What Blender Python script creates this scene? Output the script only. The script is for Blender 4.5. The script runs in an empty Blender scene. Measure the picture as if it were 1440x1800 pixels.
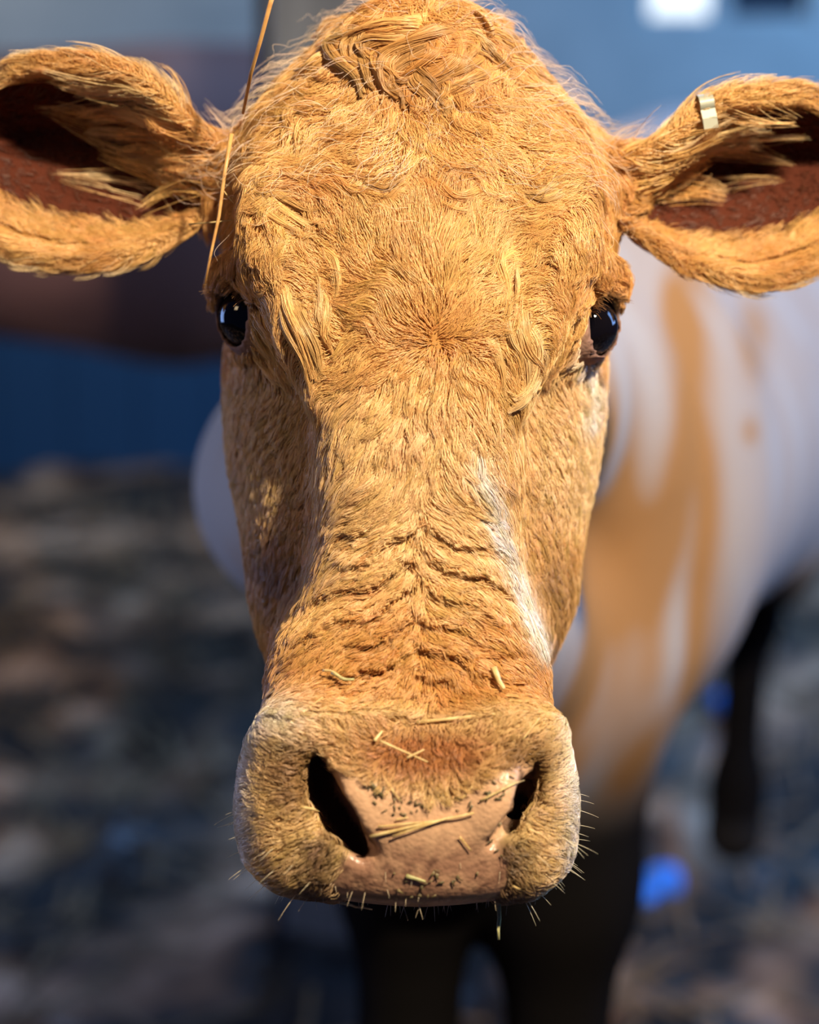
import bpy, math, random
import numpy as np
from mathutils import Vector, Matrix, Euler
from mathutils.kdtree import KDTree

S = bpy.context.scene
COL = S.collection
random.seed(4)
RNG = np.random.default_rng(11)

# ------------------------------------------------------------------ camera
TILT = math.radians(15.0)
CAM_H = 1.55
DIST = 1.2            # camera to the plane of the face
FPX = 3360.0
cd = bpy.data.cameras.new('camera')
cam = bpy.data.objects.new('camera', cd)
COL.objects.link(cam)
cam.location = (0, 0, CAM_H)
cam.rotation_euler = (math.pi / 2 - TILT, 0, 0)
cd.sensor_fit = 'VERTICAL'
cd.sensor_height = 24.0
cd.sensor_width = 24.0
cd.lens = FPX / 1800 * 24.0
cd.clip_start = 0.05
cd.dof.use_dof = True
cd.dof.focus_distance = DIST + 0.005
cd.dof.aperture_fstop = 1.65
S.camera = cam

# ------------------------------------------------------------------ world, lamps, exposure
w = bpy.data.worlds.new('world')
S.world = w
w.use_nodes = True
bgn = w.node_tree.nodes['Background']
bgn.inputs[0].default_value = (0.10, 0.25, 0.80, 1)
bgn.inputs[1].default_value = 0.07


def lamp(name, kind, loc, target, energy, color, size=0.1, size_y=None, angle=None):
    l = bpy.data.lights.new(name, kind)
    l.energy = energy
    l.color = color
    if kind == 'AREA':
        l.shape = 'RECTANGLE'
        l.size = size
        l.size_y = size_y or size
    else:
        l.shadow_soft_size = size
    if kind == 'SPOT':
        l.spot_size = angle
        l.spot_blend = 0.6
    o = bpy.data.objects.new(name, l)
    COL.objects.link(o)
    o.location = loc
    d = Vector(target) - Vector(loc)
    o.rotation_euler = d.to_track_quat('-Z', 'Y').to_euler()
    return o


# warm bulb hanging under the barn ceiling, in front of the cow and a little to its side
lamp('barn_bulb', 'SPOT', (0.80, 0.10, 2.75), (0.0, 1.3, 1.15), 385, (1.0, 0.84, 0.60), 0.05, angle=math.radians(75))
lamp('warm_fill', 'AREA', (-1.5, 0.2, 2.7), (-0.3, 1.8, 0.8), 8, (1.0, 0.72, 0.42), 0.5, 0.5)  # added unseen warm fill, lifts the left cheek and the floor
# cold daylight from the doorway behind on the right and from the row of roof lights behind
lamp('doorway_daylight', 'AREA', (3.2, 2.6, 2.3), (0.2, 1.7, 1.0), 105, (0.24, 0.46, 1.0), 1.6, 2.0)
lamp('roof_light_daylight', 'AREA', (0.9, 4.6, 3.5), (0.1, 1.6, 1.1), 70, (0.25, 0.47, 1.0), 2.4, 0.9)
lamp('wall_blue_fill', 'AREA', (2.4, 4.7, 3.3), (1.2, 6.6, 1.4), 150, (0.22, 0.52, 1.0), 1.2, 1.2)  # added blue fill to brighten the right of the back wall
lamp('left_wall_fill', 'AREA', (-1.9, 5.0, 3.3), (-1.5, 6.6, 2.3), 34, (1.0, 0.92, 0.72), 0.8, 0.8)  # added warm fill to brighten the left of the back wall
lamp('side_daylight', 'AREA', (-2.9, 2.7, 1.35), (-0.2, 1.4, 1.3), 42, (0.30, 0.48, 1.0), 1.4, 1.6)

S.view_settings.view_transform = 'Standard'
S.view_settings.look = 'None'
S.view_settings.gamma = 1.0
S.view_settings.exposure = 0.0
S.cycles.use_denoising = True
S.cycles.denoising_input_passes = 'RGB_ALBEDO_NORMAL'
S.cycles.max_bounces = 8
S.cycles.diffuse_bounces = 4
S.cycles.glossy_bounces = 3
S.cycles.transmission_bounces = 4
S.cycles.sample_clamp_indirect = 4.0
S.cycles_curves.shape = 'RIBBONS'

# ------------------------------------------------------------------ frames of reference
# face frame: origin on the face, X right, Y up the face, Z out of the face towards its viewer
SN, CS = math.sin(TILT), math.cos(TILT)
ORG = np.array([0.0, DIST * CS, CAM_H - DIST * SN])
AX = np.array([1.0, 0, 0])
AY = np.array([0, SN, CS])
AZ = np.array([0, -CS, SN])
ROT = np.stack([AX, AY, AZ])          # rows


def to_world(p):
    return np.asarray(p) @ ROT + ORG


def to_face(p):
    return (np.asarray(p) - ORG) @ ROT.T


def P(px, py, z=0.0):
    """photograph measurement at depth z -> face frame metres"""
    s = (DIST - z) / FPX
    return np.array([(px - 720) * s, (900 - py) * s, z])


def uv(p):
    """face coordinates in photo-like units (2800 to the metre)"""
    return 720 + p[..., 0] * 2800 / (1 - p[..., 2] / DIST), 900 - p[..., 1] * 2800 / (1 - p[..., 2] / DIST)


def sstep(a, b, x):
    t = np.clip((x - a) / (b - a), 0, 1)
    return t * t * (3 - 2 * t)


# ------------------------------------------------------------------ lattice noise
_perm = RNG.integers(0, 2 ** 31, 4096)


def _h(ix, iy, iz):
    n = (ix * 73856093) ^ (iy * 19349663) ^ (iz * 83492791)
    return (_perm[n & 4095] & 0xffff) / 65535.0


def noise(p, scale):
    q = np.asarray(p) * scale
    i = np.floor(q).astype(np.int64)
    f = q - i
    f = f * f * (3 - 2 * f)
    r = 0
    for dx in (0, 1):
        for dy in (0, 1):
            for dz in (0, 1):
                wgt = (f[..., 0] if dx else 1 - f[..., 0]) * (f[..., 1] if dy else 1 - f[..., 1]) * (f[..., 2] if dz else 1 - f[..., 2])
                r = r + wgt * _h(i[..., 0] + dx, i[..., 1] + dy, i[..., 2] + dz)
    return r


# ------------------------------------------------------------------ helpers for objects
def tag(o, label=None, cat=None, group=None, kind=None):
    if label:
        o['label'] = label
    if cat:
        o['category'] = cat
    if group:
        o['group'] = group
    if kind:
        o['kind'] = kind
    return o


def mesh_obj(name, v, f, mat, parent=None, smooth=True, cols=None):
    me = bpy.data.meshes.new(name)
    v = np.asarray(v, dtype=np.float32)
    f = np.asarray(f, dtype=np.int32)
    if f.ndim == 2:
        n, k = f.shape
        me.vertices.add(len(v))
        me.vertices.foreach_set('co', v.ravel())
        me.loops.add(n * k)
        me.loops.foreach_set('vertex_index', f.ravel())
        me.polygons.add(n)
        me.polygons.foreach_set('loop_start', np.arange(0, n * k, k, dtype=np.int32))
        me.polygons.foreach_set('loop_total', np.full(n, k, dtype=np.int32))
        me.polygons.foreach_set('use_smooth', np.full(n, smooth))
    me.update(calc_edges=True)
    me.validate()
    if cols:
        for an, arr in cols.items():
            if arr.ndim == 2:
                a = me.attributes.new(an, 'FLOAT_COLOR', 'POINT')
                c4 = np.ones((len(arr), 4), dtype=np.float32)
                c4[:, :3] = arr
                a.data.foreach_set('color', c4.ravel())
            else:
                a = me.attributes.new(an, 'FLOAT', 'POINT')
                a.data.foreach_set('value', arr.astype(np.float32))
    o = bpy.data.objects.new(name, me)
    COL.objects.link(o)
    if mat:
        me.materials.append(mat)
    if parent:
        o.parent = parent
        o.matrix_parent_inverse = parent.matrix_world.inverted()
    return o


def empty(name, loc):
    o = bpy.data.objects.new(name, None)
    COL.objects.link(o)
    o.location = loc
    o.matrix_world = Matrix.Translation(loc)
    return o


def box_vf(x0, x1, y0, y1, z0, z1):
    v = [(x0, y0, z0), (x1, y0, z0), (x1, y1, z0), (x0, y1, z0), (x0, y0, z1), (x1, y0, z1), (x1, y1, z1), (x0, y1, z1)]
    f = [(0, 3, 2, 1), (4, 5, 6, 7), (0, 1, 5, 4), (1, 2, 6, 5), (2, 3, 7, 6), (3, 0, 4, 7)]
    return v, f


def boxes_obj(name, boxes, mat, parent=None, bevel=0.0):
    V, F = [], []
    for b in boxes:
        v, f = box_vf(*b)
        F += [tuple(i + len(V) for i in q) for q in f]
        V += v
    o = mesh_obj(name, V, F, mat, parent, smooth=False)
    if bevel:
        m = o.modifiers.new('bevel', 'BEVEL')
        m.width = bevel
        m.segments = 2
    return o


def new_mat(name):
    m = bpy.data.materials.new(name)
    m.use_nodes = True
    nt = m.node_tree
    b = nt.nodes['Principled BSDF']
    return m, nt, b


def link(nt, a, b):
    nt.links.new(a, b)


def nd(nt, t, **kw):
    n = nt.nodes.new(t)
    for k, v in kw.items():
        setattr(n, k, v)
    return n


def ramp(nt, stops, fac):
    r = nd(nt, 'ShaderNodeValToRGB')
    el = r.color_ramp.elements
    while len(el) > 1:
        el.remove(el[-1])
    el[0].position = stops[0][0]
    el[0].color = (*stops[0][1], 1)
    for p, c in stops[1:]:
        e = el.new(p)
        e.color = (*c, 1)
    link(nt, fac, r.inputs[0])
    return r.outputs[0]


def noise_node(nt, scale, detail=4, rough=0.55, vec=None, stretch=None):
    n = nd(nt, 'ShaderNodeTexNoise')
    n.inputs['Scale'].default_value = scale
    n.inputs['Detail'].default_value = detail
    n.inputs['Roughness'].default_value = rough
    tc = nd(nt, 'ShaderNodeTexCoord')
    src = tc.outputs['Object']
    if stretch:
        mp = nd(nt, 'ShaderNodeMapping')
        mp.inputs['Scale'].default_value = stretch
        link(nt, src, mp.inputs['Vector'])
        src = mp.outputs[0]
    link(nt, src, n.inputs['Vector'])
    return n.outputs['Fac']


def add_bump(nt, b, fac, strength, dist=0.002):
    bp = nd(nt, 'ShaderNodeBump')
    bp.inputs['Strength'].default_value = strength
    bp.inputs['Distance'].default_value = dist
    link(nt, fac, bp.inputs['Height'])
    link(nt, bp.outputs[0], b.inputs['Normal'])


def plain_mat(name, color, rough=0.6, spec=0.4, metal=0.0):
    m, nt, b = new_mat(name)
    b.inputs['Base Color'].default_value = (*color, 1)
    b.inputs['Roughness'].default_value = rough
    b.inputs['Specular IOR Level'].default_value = spec
    b.inputs['Metallic'].default_value = metal
    return m


# ------------------------------------------------------------------ materials of the barn
def mat_floor():
    m, nt, b = new_mat('trodden_muck')
    n1 = noise_node(nt, 4.0, 2, 0.45)
    c = ramp(nt, [(0.38, (0.004, 0.004, 0.005)), (0.47, (0.022, 0.014, 0.010)), (0.56, (0.17, 0.088, 0.046)), (0.68, (0.46, 0.28, 0.17))], n1)
    n2 = noise_node(nt, 5.1, 3, 0.5)
    r = ramp(nt, [(0.42, (0.85,) * 3), (0.60, (0.25,) * 3)], n2)
    link(nt, c, b.inputs['Base Color'])
    link(nt, r, b.inputs['Roughness'])
    add_bump(nt, b, noise_node(nt, 14, 3), 0.5, 0.03)
    return m


def mat_wall():
    m, nt, b = new_mat('grey_limewash_wall')
    n1 = noise_node(nt, 1.6, 5, 0.6)
    c = ramp(nt, [(0.3, (0.26, 0.29, 0.30)), (0.7, (0.42, 0.44, 0.44))], n1)
    link(nt, c, b.inputs['Base Color'])
    b.inputs['Roughness'].default_value = 0.85
    add_bump(nt, b, noise_node(nt, 30, 4), 0.3, 0.004)
    return m


M_FLOOR = mat_floor()
M_WALL = mat_wall()


def mat_post():
    m, nt, b = new_mat('weathered_grey_post')
    n1 = noise_node(nt, 6, 5, 0.6, stretch=(6, 6, 0.5))
    c = ramp(nt, [(0.3, (0.14, 0.15, 0.16)), (0.7, (0.26, 0.27, 0.28))], n1)
    link(nt, c, b.inputs['Base Color'])
    b.inputs['Roughness'].default_value = 0.8
    return m


M_POST = mat_post()
M_DARK = plain_mat('dark_frame', (0.015, 0.02, 0.035), 0.5)
M_STRAW_FLOOR = plain_mat('trampled_straw', (0.16, 0.10, 0.05), 0.6)
M_BLUE = plain_mat('glint_blue', (0.03, 0.22, 0.9), 0.35)

# ------------------------------------------------------------------ setting
WALL_Y = 6.6


def build_setting():
    # floor: lumpy bedding
    xs = np.arange(-4.2, 4.2, 0.045)
    ys = np.arange(-0.6, WALL_Y + 0.05, 0.045)
    X, Y = np.meshgrid(xs, ys, indexing='ij')
    p = np.stack([X, Y, np.zeros_like(X)], -1)
    z = 0.075 * (noise(p, 3.1) - 0.5) + 0.05 * (noise(p + 9, 7.0) - 0.5) + 0.03 * (noise(p + 5, 15.0) - 0.5) - 0.05
    V = np.stack([X, Y, z], -1).reshape(-1, 3)
    nx, ny = X.shape
    idx = np.arange(nx * ny).reshape(nx, ny)
    F = np.stack([idx[:-1, :-1], idx[1:, :-1], idx[1:, 1:], idx[:-1, 1:]], -1).reshape(-1, 4)
    tag(mesh_obj('floor', V, F, M_FLOOR), kind='structure')
    # back wall with an opening for the window
    H = 3.6
    wx0, wx1, wz0, wz1 = 0.77, 1.36, 1.46, 2.15
    y0, y1 = WALL_Y, WALL_Y + 0.25
    tag(boxes_obj('wall_back', [(-4.2, wx0, y0, y1, -0.1, H), (wx1, 4.2, y0, y1, -0.1, H),
                                (wx0, wx1, y0, y1, -0.1, wz0), (wx0, wx1, y0, y1, wz1, H)], M_WALL), kind='structure')
    m = plain_mat('stained_blue_boards', (0.018, 0.065, 0.13), 0.7)
    tag(boxes_obj('trim_1', [(x, x + 0.245, WALL_Y - 0.03, WALL_Y - 0.002, -0.1, 0.95) for x in np.arange(-4.2, 4.0, 0.25)], m, None, 0.004), kind='structure')
    return (wx0, wx1, wz0, wz1)


WIN = build_setting()


def build_window():
    wx0, wx1, wz0, wz1 = WIN
    y = WALL_Y
    root = empty('window_1', (0.5 * (wx0 + wx1), y + 0.1, wz0))
    tag(root, 'small window in the grey back wall, one bright white pane and one dark pane', 'window', kind='structure')
    t = 0.035
    xm = 1.04
    boxes_obj('window_frame', [(wx0, wx1, y + 0.02, y + 0.1, wz0, wz0 + t), (wx0, wx1, y + 0.02, y + 0.1, wz1 - t, wz1),
                               (wx0, wx0 + t, y + 0.02, y + 0.1, wz0 + t, wz1 - t), (wx1 - t, wx1, y + 0.02, y + 0.1, wz0 + t, wz1 - t),
                               (xm - t, xm + t, y + 0.02, y + 0.1, wz0 + t, wz1 - t)], M_WALL, root, 0.004)
    m, nt, b = new_mat('daylit_pane')
    em = nd(nt, 'ShaderNodeEmission')
    em.inputs[0].default_value = (0.80, 0.90, 1.0, 1)
    em.inputs[1].default_value = 1.6
    link(nt, em.outputs[0], nt.nodes['Material Output'].inputs[0])
    boxes_obj('bright_pane', [(wx0 + t, xm - t, y + 0.05, y + 0.06, wz0 + t, wz1 - t)], m, root)['label'] = 'bright white daylit pane'
    boxes_obj('dark_pane', [(xm + t, wx1 - t, y + 0.05, y + 0.06, wz0 + t, wz1 - t)], M_DARK, root)['label'] = 'dark blue pane'


build_window()

# ------------------------------------------------------------------ implicit-surface modelling
def groove_height(u, v):
    """chevron wrinkles across the lower nose: height offset in metres, and how close a groove is"""
    c = 735 - 12 * sstep(1000, 1150, v)
    a = np.abs(u - c)
    rt = (u > c) * 1.0
    wv = (v - 0.58 * a + 9 * np.sin(a * 0.045 + v * 0.013 + rt * 2) + 0.0009 * a * a) / 52.0 + 0.35 * rt
    s = wv - np.floor(wv)
    row = np.floor(wv)
    reach = 120 + 70 * np.sin(row * 2.4 + rt)
    msk = sstep(880, 930, v - 0.3 * a) * sstep(1240, 1190, v) * sstep(reach + 50, reach - 30, a) * sstep(0, 10, a)
    saw = s ** 1.2
    return 0.0068 * (saw - 0.55) * msk, msk * np.exp(-(np.minimum(s, 1 - s) / 0.09) ** 2)


class Field:
    def __init__(s, xs, ys, zs, world_rot=True):
        s.ax = [np.asarray(a, dtype=np.float32) for a in (xs, ys, zs)]
        s.f = np.full([len(a) for a in s.ax], 0.25, dtype=np.float32)

    def block(s, lo, hi):
        sl = []
        for a, l, h in zip(s.ax, lo, hi):
            i0 = max(0, int(np.searchsorted(a, l)) - 1)
            i1 = min(len(a), int(np.searchsorted(a, h)) + 1)
            if i1 <= i0:
                return None
            sl.append(slice(i0, i1))
        X = s.ax[0][sl[0]][:, None, None]
        Y = s.ax[1][sl[1]][None, :, None]
        Z = s.ax[2][sl[2]][None, None, :]
        return tuple(sl), X, Y, Z

    def union(s, fn, lo, hi, k=0.01):
        b = s.block(lo, hi)
        if b is None:
            return
        sl, X, Y, Z = b
        d = fn(X, Y, Z).astype(np.float32)
        a = s.f[sl]
        h = np.clip(0.5 + 0.5 * (a - d) / k, 0, 1)
        s.f[sl] = a + (d - a) * h - k * h * (1 - h)

    def cut(s, fn, lo, hi, k=0.004):
        b = s.block(lo, hi)
        if b is None:
            return
        sl, X, Y, Z = b
        d = -fn(X, Y, Z).astype(np.float32)
        a = s.f[sl]
        h = np.clip(0.5 + 0.5 * (d - a) / k, 0, 1)
        s.f[sl] = a + (d - a) * h + k * h * (1 - h)

    # --- sampling
    def sample(s, p):
        idx, fr = [], []
        for j in range(3):
            a = s.ax[j]
            i = np.clip(np.searchsorted(a, p[:, j]) - 1, 0, len(a) - 2)
            idx.append(i)
            fr.append(np.clip((p[:, j] - a[i]) / (a[i + 1] - a[i]), 0, 1))
        r = 0
        for dx in (0, 1):
            for dy in (0, 1):
                for dz in (0, 1):
                    wgt = (fr[0] if dx else 1 - fr[0]) * (fr[1] if dy else 1 - fr[1]) * (fr[2] if dz else 1 - fr[2])
                    r = r + wgt * s.f[idx[0] + dx, idx[1] + dy, idx[2] + dz]
        return r

    def grad(s, p, e=0.004):
        g = np.empty_like(p)
        for j in range(3):
            d = np.zeros(3)
            d[j] = e
            g[:, j] = (s.sample(p + d) - s.sample(p - d)) / (2 * e)
        return g

    def nets(s):
        """naive surface nets on the rectilinear grid"""
        ins = s.f < 0
        c = np.zeros([n - 1 for n in ins.shape], dtype=np.uint8)
        for dx in (0, 1):
            for dy in (0, 1):
                for dz in (0, 1):
                    c += ins[dx:ins.shape[0] - 1 + dx, dy:ins.shape[1] - 1 + dy, dz:ins.shape[2] - 1 + dz]
        cells = np.argwhere((c > 0) & (c < 8))
        vid = np.full(c.shape, -1, dtype=np.int32)
        vid[cells[:, 0], cells[:, 1], cells[:, 2]] = np.arange(len(cells))
        acc = np.zeros((len(cells), 3))
        cnt = np.zeros(len(cells))
        corner = lambda o: tuple(cells[:, j] + o[j] for j in range(3))
        coord = lambda o: np.stack([s.ax[j][cells[:, j] + o[j]] for j in range(3)], -1)
        for j in range(3):
            others = [k for k in range(3) if k != j]
            for a in (0, 1):
                for b in (0, 1):
                    o0 = [0, 0, 0]
                    o0[others[0]] = a
                    o0[others[1]] = b
                    o1 = list(o0)
                    o1[j] = 1
                    f0 = s.f[corner(o0)]
                    f1 = s.f[corner(o1)]
                    m = (f0 < 0) != (f1 < 0)
                    t = np.where(m, f0 / np.where(m, f0 - f1, 1), 0)
                    p = coord(o0) + t[:, None] * (coord(o1) - coord(o0))
                    acc[m] += p[m]
                    cnt[m] += 1
        V = acc / cnt[:, None]
        quads = []
        for j in range(3):
            k, l = [(1, 2), (2, 0), (0, 1)][j]
            sl0 = [slice(None)] * 3
            sl1 = [slice(None)] * 3
            sl0[j] = slice(0, -1)
            sl1[j] = slice(1, None)
            A = ins[tuple(sl0)]
            B = ins[tuple(sl1)]
            e = np.argwhere(A != B)
            ok = (e[:, k] > 0) & (e[:, l] > 0) & (e[:, k] < ins.shape[k] - 1) & (e[:, l] < ins.shape[l] - 1)
            e = e[ok]
            flip = A[e[:, 0], e[:, 1], e[:, 2]]
            q = []
            for (a, b) in ((0, 0), (1, 0), (1, 1), (0, 1)):
                ee = e.copy()
                ee[:, k] -= 1 - a
                ee[:, l] -= 1 - b
                q.append(vid[ee[:, 0], ee[:, 1], ee[:, 2]])
            q = np.stack(q, -1)
            q[~flip] = q[~flip][:, ::-1]
            quads.append(q)
        return V, np.concatenate(quads)


def seg_axis(lo, hi, f0, f1, fine, coarse):
    return np.concatenate([np.arange(lo, f0, coarse), np.arange(f0, f1, fine), np.arange(f1, hi + coarse, coarse)])


def f_ball(c, r):
    c = np.asarray(c)
    r = np.broadcast_to(np.asarray(r, dtype=float), 3)

    def fn(X, Y, Z):
        q = np.sqrt(((X - c[0]) / r[0]) ** 2 + ((Y - c[1]) / r[1]) ** 2 + ((Z - c[2]) / r[2]) ** 2)
        return (q - 1) * r.min()
    m = 0.04
    return fn, c - r - m, c + r + m


def f_cone(a, b, ra, rb):
    a, b = np.asarray(a, float), np.asarray(b, float)
    d = b - a
    L2 = (d ** 2).sum()

    def fn(X, Y, Z):
        t = np.clip(((X - a[0]) * d[0] + (Y - a[1]) * d[1] + (Z - a[2]) * d[2]) / L2, 0, 1)
        q = np.sqrt((X - a[0] - t * d[0]) ** 2 + (Y - a[1] - t * d[1]) ** 2 + (Z - a[2] - t * d[2]) ** 2)
        return q - (ra + t * (rb - ra))
    r = max(ra, rb) + 0.04
    return fn, np.minimum(a, b) - r, np.maximum(a, b) + r


def smooth_keys(keys, Yq):
    """monotone-ish cubic (Catmull-Rom) interpolation of key rows over Y"""
    K = np.asarray(keys, float)
    o = np.argsort(K[:, 0])
    K = K[o]
    y = K[:, 0]
    Yc = np.clip(Yq, y[0], y[-1])
    i = np.clip(np.searchsorted(y, Yc) - 1, 0, len(y) - 2)
    h = (y[i + 1] - y[i])
    t = (Yc - y[i]) / h
    out = []
    for c in range(1, K.shape[1]):
        v = K[:, c]
        m = np.gradient(v, y)
        # limit slopes against overshoot
        dl = np.diff(v) / np.diff(y)
        m[1:-1] = np.where(dl[:-1] * dl[1:] <= 0, 0, np.sign(dl[:-1]) * np.minimum(np.abs(m[1:-1]), 2.5 * np.minimum(np.abs(dl[:-1]), np.abs(dl[1:]))))
        v0, v1, m0, m1 = v[i], v[i + 1], m[i] * h, m[i + 1] * h
        t2, t3 = t * t, t * t * t
        out.append((2 * t3 - 3 * t2 + 1) * v0 + (t3 - 2 * t2 + t) * m0 + (-2 * t3 + 3 * t2) * v1 + (t3 - t2) * m1)
    return out


def f_loft(rows, n):
    """rows: (photo y, centre x, half width, z front, z back); sections across the head, all in metres after conversion"""
    K = []
    for (py, cx, hw, zf, zb) in rows:
        zm = zf * 0.55 + zb * 0.45
        s = (DIST - zm) / FPX
        K.append(((900 - py) * s, (cx - 720) * s, hw * s, 0.5 * (zf + zb), 0.5 * (zf - zb)))
    K = np.array(K)
    y0, y1 = K[:, 0].min(), K[:, 0].max()

    def fn(X, Y, Z):
        cx, a, zc, b = [v.reshape(Y.shape) for v in smooth_keys(K, Y.ravel())]
        a = np.maximum(a, 0.004)
        b = np.maximum(b, 0.004)
        q = (np.abs((X - cx) / a) ** n + np.abs((Z - zc) / b) ** n) ** (1 / n)
        d = (q - 1) * np.minimum(a, b)
        e = np.maximum(Y - y1, y0 - Y)
        return np.maximum(d, e) + 0 * X
    wmax = (np.abs(K[:, 1]) + K[:, 2]).max() + 0.04
    return fn, (-wmax, y0 - 0.02, (K[:, 3] - K[:, 4]).min() - 0.04), (wmax, y1 + 0.02, (K[:, 3] + K[:, 4]).max() + 0.04)


def body_parts(place, thin=1.0):
    """torso, legs and tail of a cow; place(s, t, z) -> centre in the field's frame. Returns list of (round cone or stretched ball)"""
    C = lambda a, b, ra, rb: ('cone', place(*a), place(*b), ra, rb)
    out = [
        C((0.44, 0.0, 0.92), (0.62, 0.0, 0.92), 0.20, 0.24),
        C((0.44, 0.0, 1.10), (0.62, 0.0, 1.10), 0.21, 0.25),
        C((0.62, 0.0, 1.00), (1.30, 0.0, 1.00), 0.27, 0.355),
        C((1.30, 0.0, 1.00), (1.85, 0.0, 1.05), 0.355, 0.30),
        C((0.34, 0, 0.80), (0.62, 0, 0.74), 0.11, 0.13),
        C((0.60, 0, 1.26), (1.95, 0, 1.28), 0.08, 0.09),
        C((1.55, 0, 0.72), (1.72, 0, 0.72), 0.12, 0.12),
        C((2.08, 0, 1.25), (2.20, 0, 1.05), 0.05, 0.03),
        C((2.20, 0, 1.05), (2.21, 0, 0.50), 0.03, 0.035),
    ]
    for sd in (-1, 1):
        t = 0.085 * sd
        out += [C((0.47, t, 0.88), (0.44, t, 0.62), 0.11, 0.075), C((0.44, t, 0.62), (0.43, t, 0.38), 0.072, 0.052),
                C((0.43, t, 0.38), (0.44, t, 0.13), 0.045, 0.04), C((0.44, t, 0.13), (0.42, t, 0.045), 0.048, 0.058)]
        t = 0.15 * sd
        out += [C((1.85, t, 0.95), (1.70, t * 1.1, 0.68), 0.19, 0.13), C((1.70, t * 1.1, 0.68), (2.00, t, 0.44), 0.11, 0.055),
                C((2.00, t, 0.44), (1.93, t, 0.13), 0.045, 0.038), C((1.93, t, 0.13), (1.90, t, 0.045), 0.046, 0.057)]
    return out


# ------------------------------------------------------------------ the cow: one continuous surface
PHI = math.radians(15.0)
BASE = np.array([-0.03, 1.50])


def body_place(s, t, z):
    x = BASE[0] + s * math.sin(PHI) + t * math.cos(PHI)
    y = BASE[1] + s * math.cos(PHI) - t * math.sin(PHI)
    return to_face(np.array([x, y, z]))


EYES = [dict(c=P(442, 558, -0.062), d=np.array([-0.74, 0.02, 0.67]), tilt=0.30),
        dict(c=P(1029, 574, -0.062), d=np.array([0.76, 0.02, 0.65]), tilt=-0.42)]
EYE_R = 0.0212


def ear_frame(base, tip):
    ax = tip - base
    L = np.linalg.norm(ax)
    l = ax / L
    d = np.array([0, -0.10, 1.0])
    d -= l * (d @ l)
    d /= np.linalg.norm(d)
    h = np.cross(d, l)
    if h[1] < 0:
        h = -h
    return base, l, h, d, L


ZE = -0.10
EARS = []
# l along the ear, upper half height, lower half height (photo units at that depth)
EARS.append((ear_frame(P(392, 345, ZE), P(-62, 232, ZE)),
             [(0, 70, 42), (0.1, 92, 72), (0.2, 122, 118), (0.43, 168, 172), (0.66, 158, 186), (0.8, 138, 168), (0.9, 108, 120), (1.0, 12, 12)]))
EARS.append((ear_frame(P(1080, 350, ZE), P(1502, 275, ZE)),
             [(0, 66, 48), (0.14, 72, 98), (0.25, 92, 140), (0.36, 120, 164), (0.53, 134, 190), (0.73, 128, 178), (0.88, 104, 130), (1.0, 12, 12)]))


def ear_coords(E, X, Y, Z):
    (b, l, h, d, L), keys = E
    x, y, z = X - b[0], Y - b[1], Z - b[2]
    return (x * l[0] + y * l[1] + z * l[2]) / L, x * h[0] + y * h[1] + z * h[2], x * d[0] + y * d[1] + z * d[2]


def ear_shape(E, u):
    sc = (DIST - ZE) / FPX
    K = np.array(E[1], float)
    K = np.stack([K[:, 0], K[:, 1] * sc, K[:, 2] * sc], -1)
    U, W = smooth_keys(K, np.asarray(u).ravel())
    return U.reshape(np.shape(u)), W.reshape(np.shape(u))


def ear_sheet(E, u, v, U, W, slope=False):
    """depth of the cupped ear sheet at (u along, v across)"""
    H = np.where(v > 0, U, W)
    q = np.clip(np.abs(v) / np.maximum(H, 1e-4), 0, 1.2)
    cup = (0.062 + 0.020 * np.tanh(v / 0.02)) * np.sin(np.clip(u, 0.02, 0.98) * math.pi) ** 0.6
    if slope:
        return cup * 2.2 * q ** 1.2 / np.maximum(H, 0.01)
    return cup * (q ** 2.2 - 0.62) + 0.012 * (1 - np.clip(u, 0, 1)) - 0.012


def f_ear(E):
    (b, l, h, d, L), keys = E

    def fn(X, Y, Z):
        u, v, dd = ear_coords(E, X, Y, Z)
        U, W = ear_shape(E, np.clip(u, 0, 1))
        sd = np.abs(dd - ear_sheet(E, u, v, U, W)) / np.sqrt(1.3 + np.minimum(ear_sheet(E, u, v, U, W, True), 4) ** 2) - 0.0040
        out = np.maximum(v - U, -v - W)
        out = np.maximum(out, np.maximum(u - 1.0, -0.08 - u) * L)
        k = 0.004
        hh = np.clip(0.5 + 0.5 * (sd - out) / k, 0, 1)
        return out + (sd - out) * hh + k * hh * (1 - hh)
    tip = b + l * L
    return fn, np.minimum(b, tip) - 0.11, np.maximum(b, tip) + 0.11


SKULL = [(26, 735, 0, -.095, -.115), (36, 735, 88, -.082, -.135), (62, 735, 140, -.068, -.145), (95, 735, 176, -.057, -.16), (135, 731, 214, -.046, -.18), (180, 729, 258, -.034, -.19),
         (240, 732, 302, -.025, -.20), (300, 736, 326, -.017, -.21), (400, 738, 333, -.007, -.22), (500, 736, 326, -.003, -.23),
         (600, 733, 316, -.004, -.24), (680, 731, 280, -.02, -.24), (760, 731, 190, -.06, -.22)]
BRIDGE = [(380, 740, 120, -.015, -.12), (480, 738, 200, .000, -.12), (560, 737, 196, .006, -.12), (650, 736, 178, .011, -.12), (750, 735, 172, .016, -.12), (850, 735, 172, .020, -.12), (950, 733, 176, .024, -.12),
          (1050, 728, 198, .027, -.12), (1130, 721, 232, .031, -.12), (1200, 717, 246, .036, -.12), (1250, 716, 246, .044, -.12), (1300, 713, 256, .050, -.12), (1400, 710, 260, .055, -.12),
          (1460, 713, 260, .053, -.12), (1500, 720, 250, .047, -.115), (1532, 727, 208, .038, -.11), (1556, 733, 145, .024, -.09), (1568, 735, 40, .0, -.07)]
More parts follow.
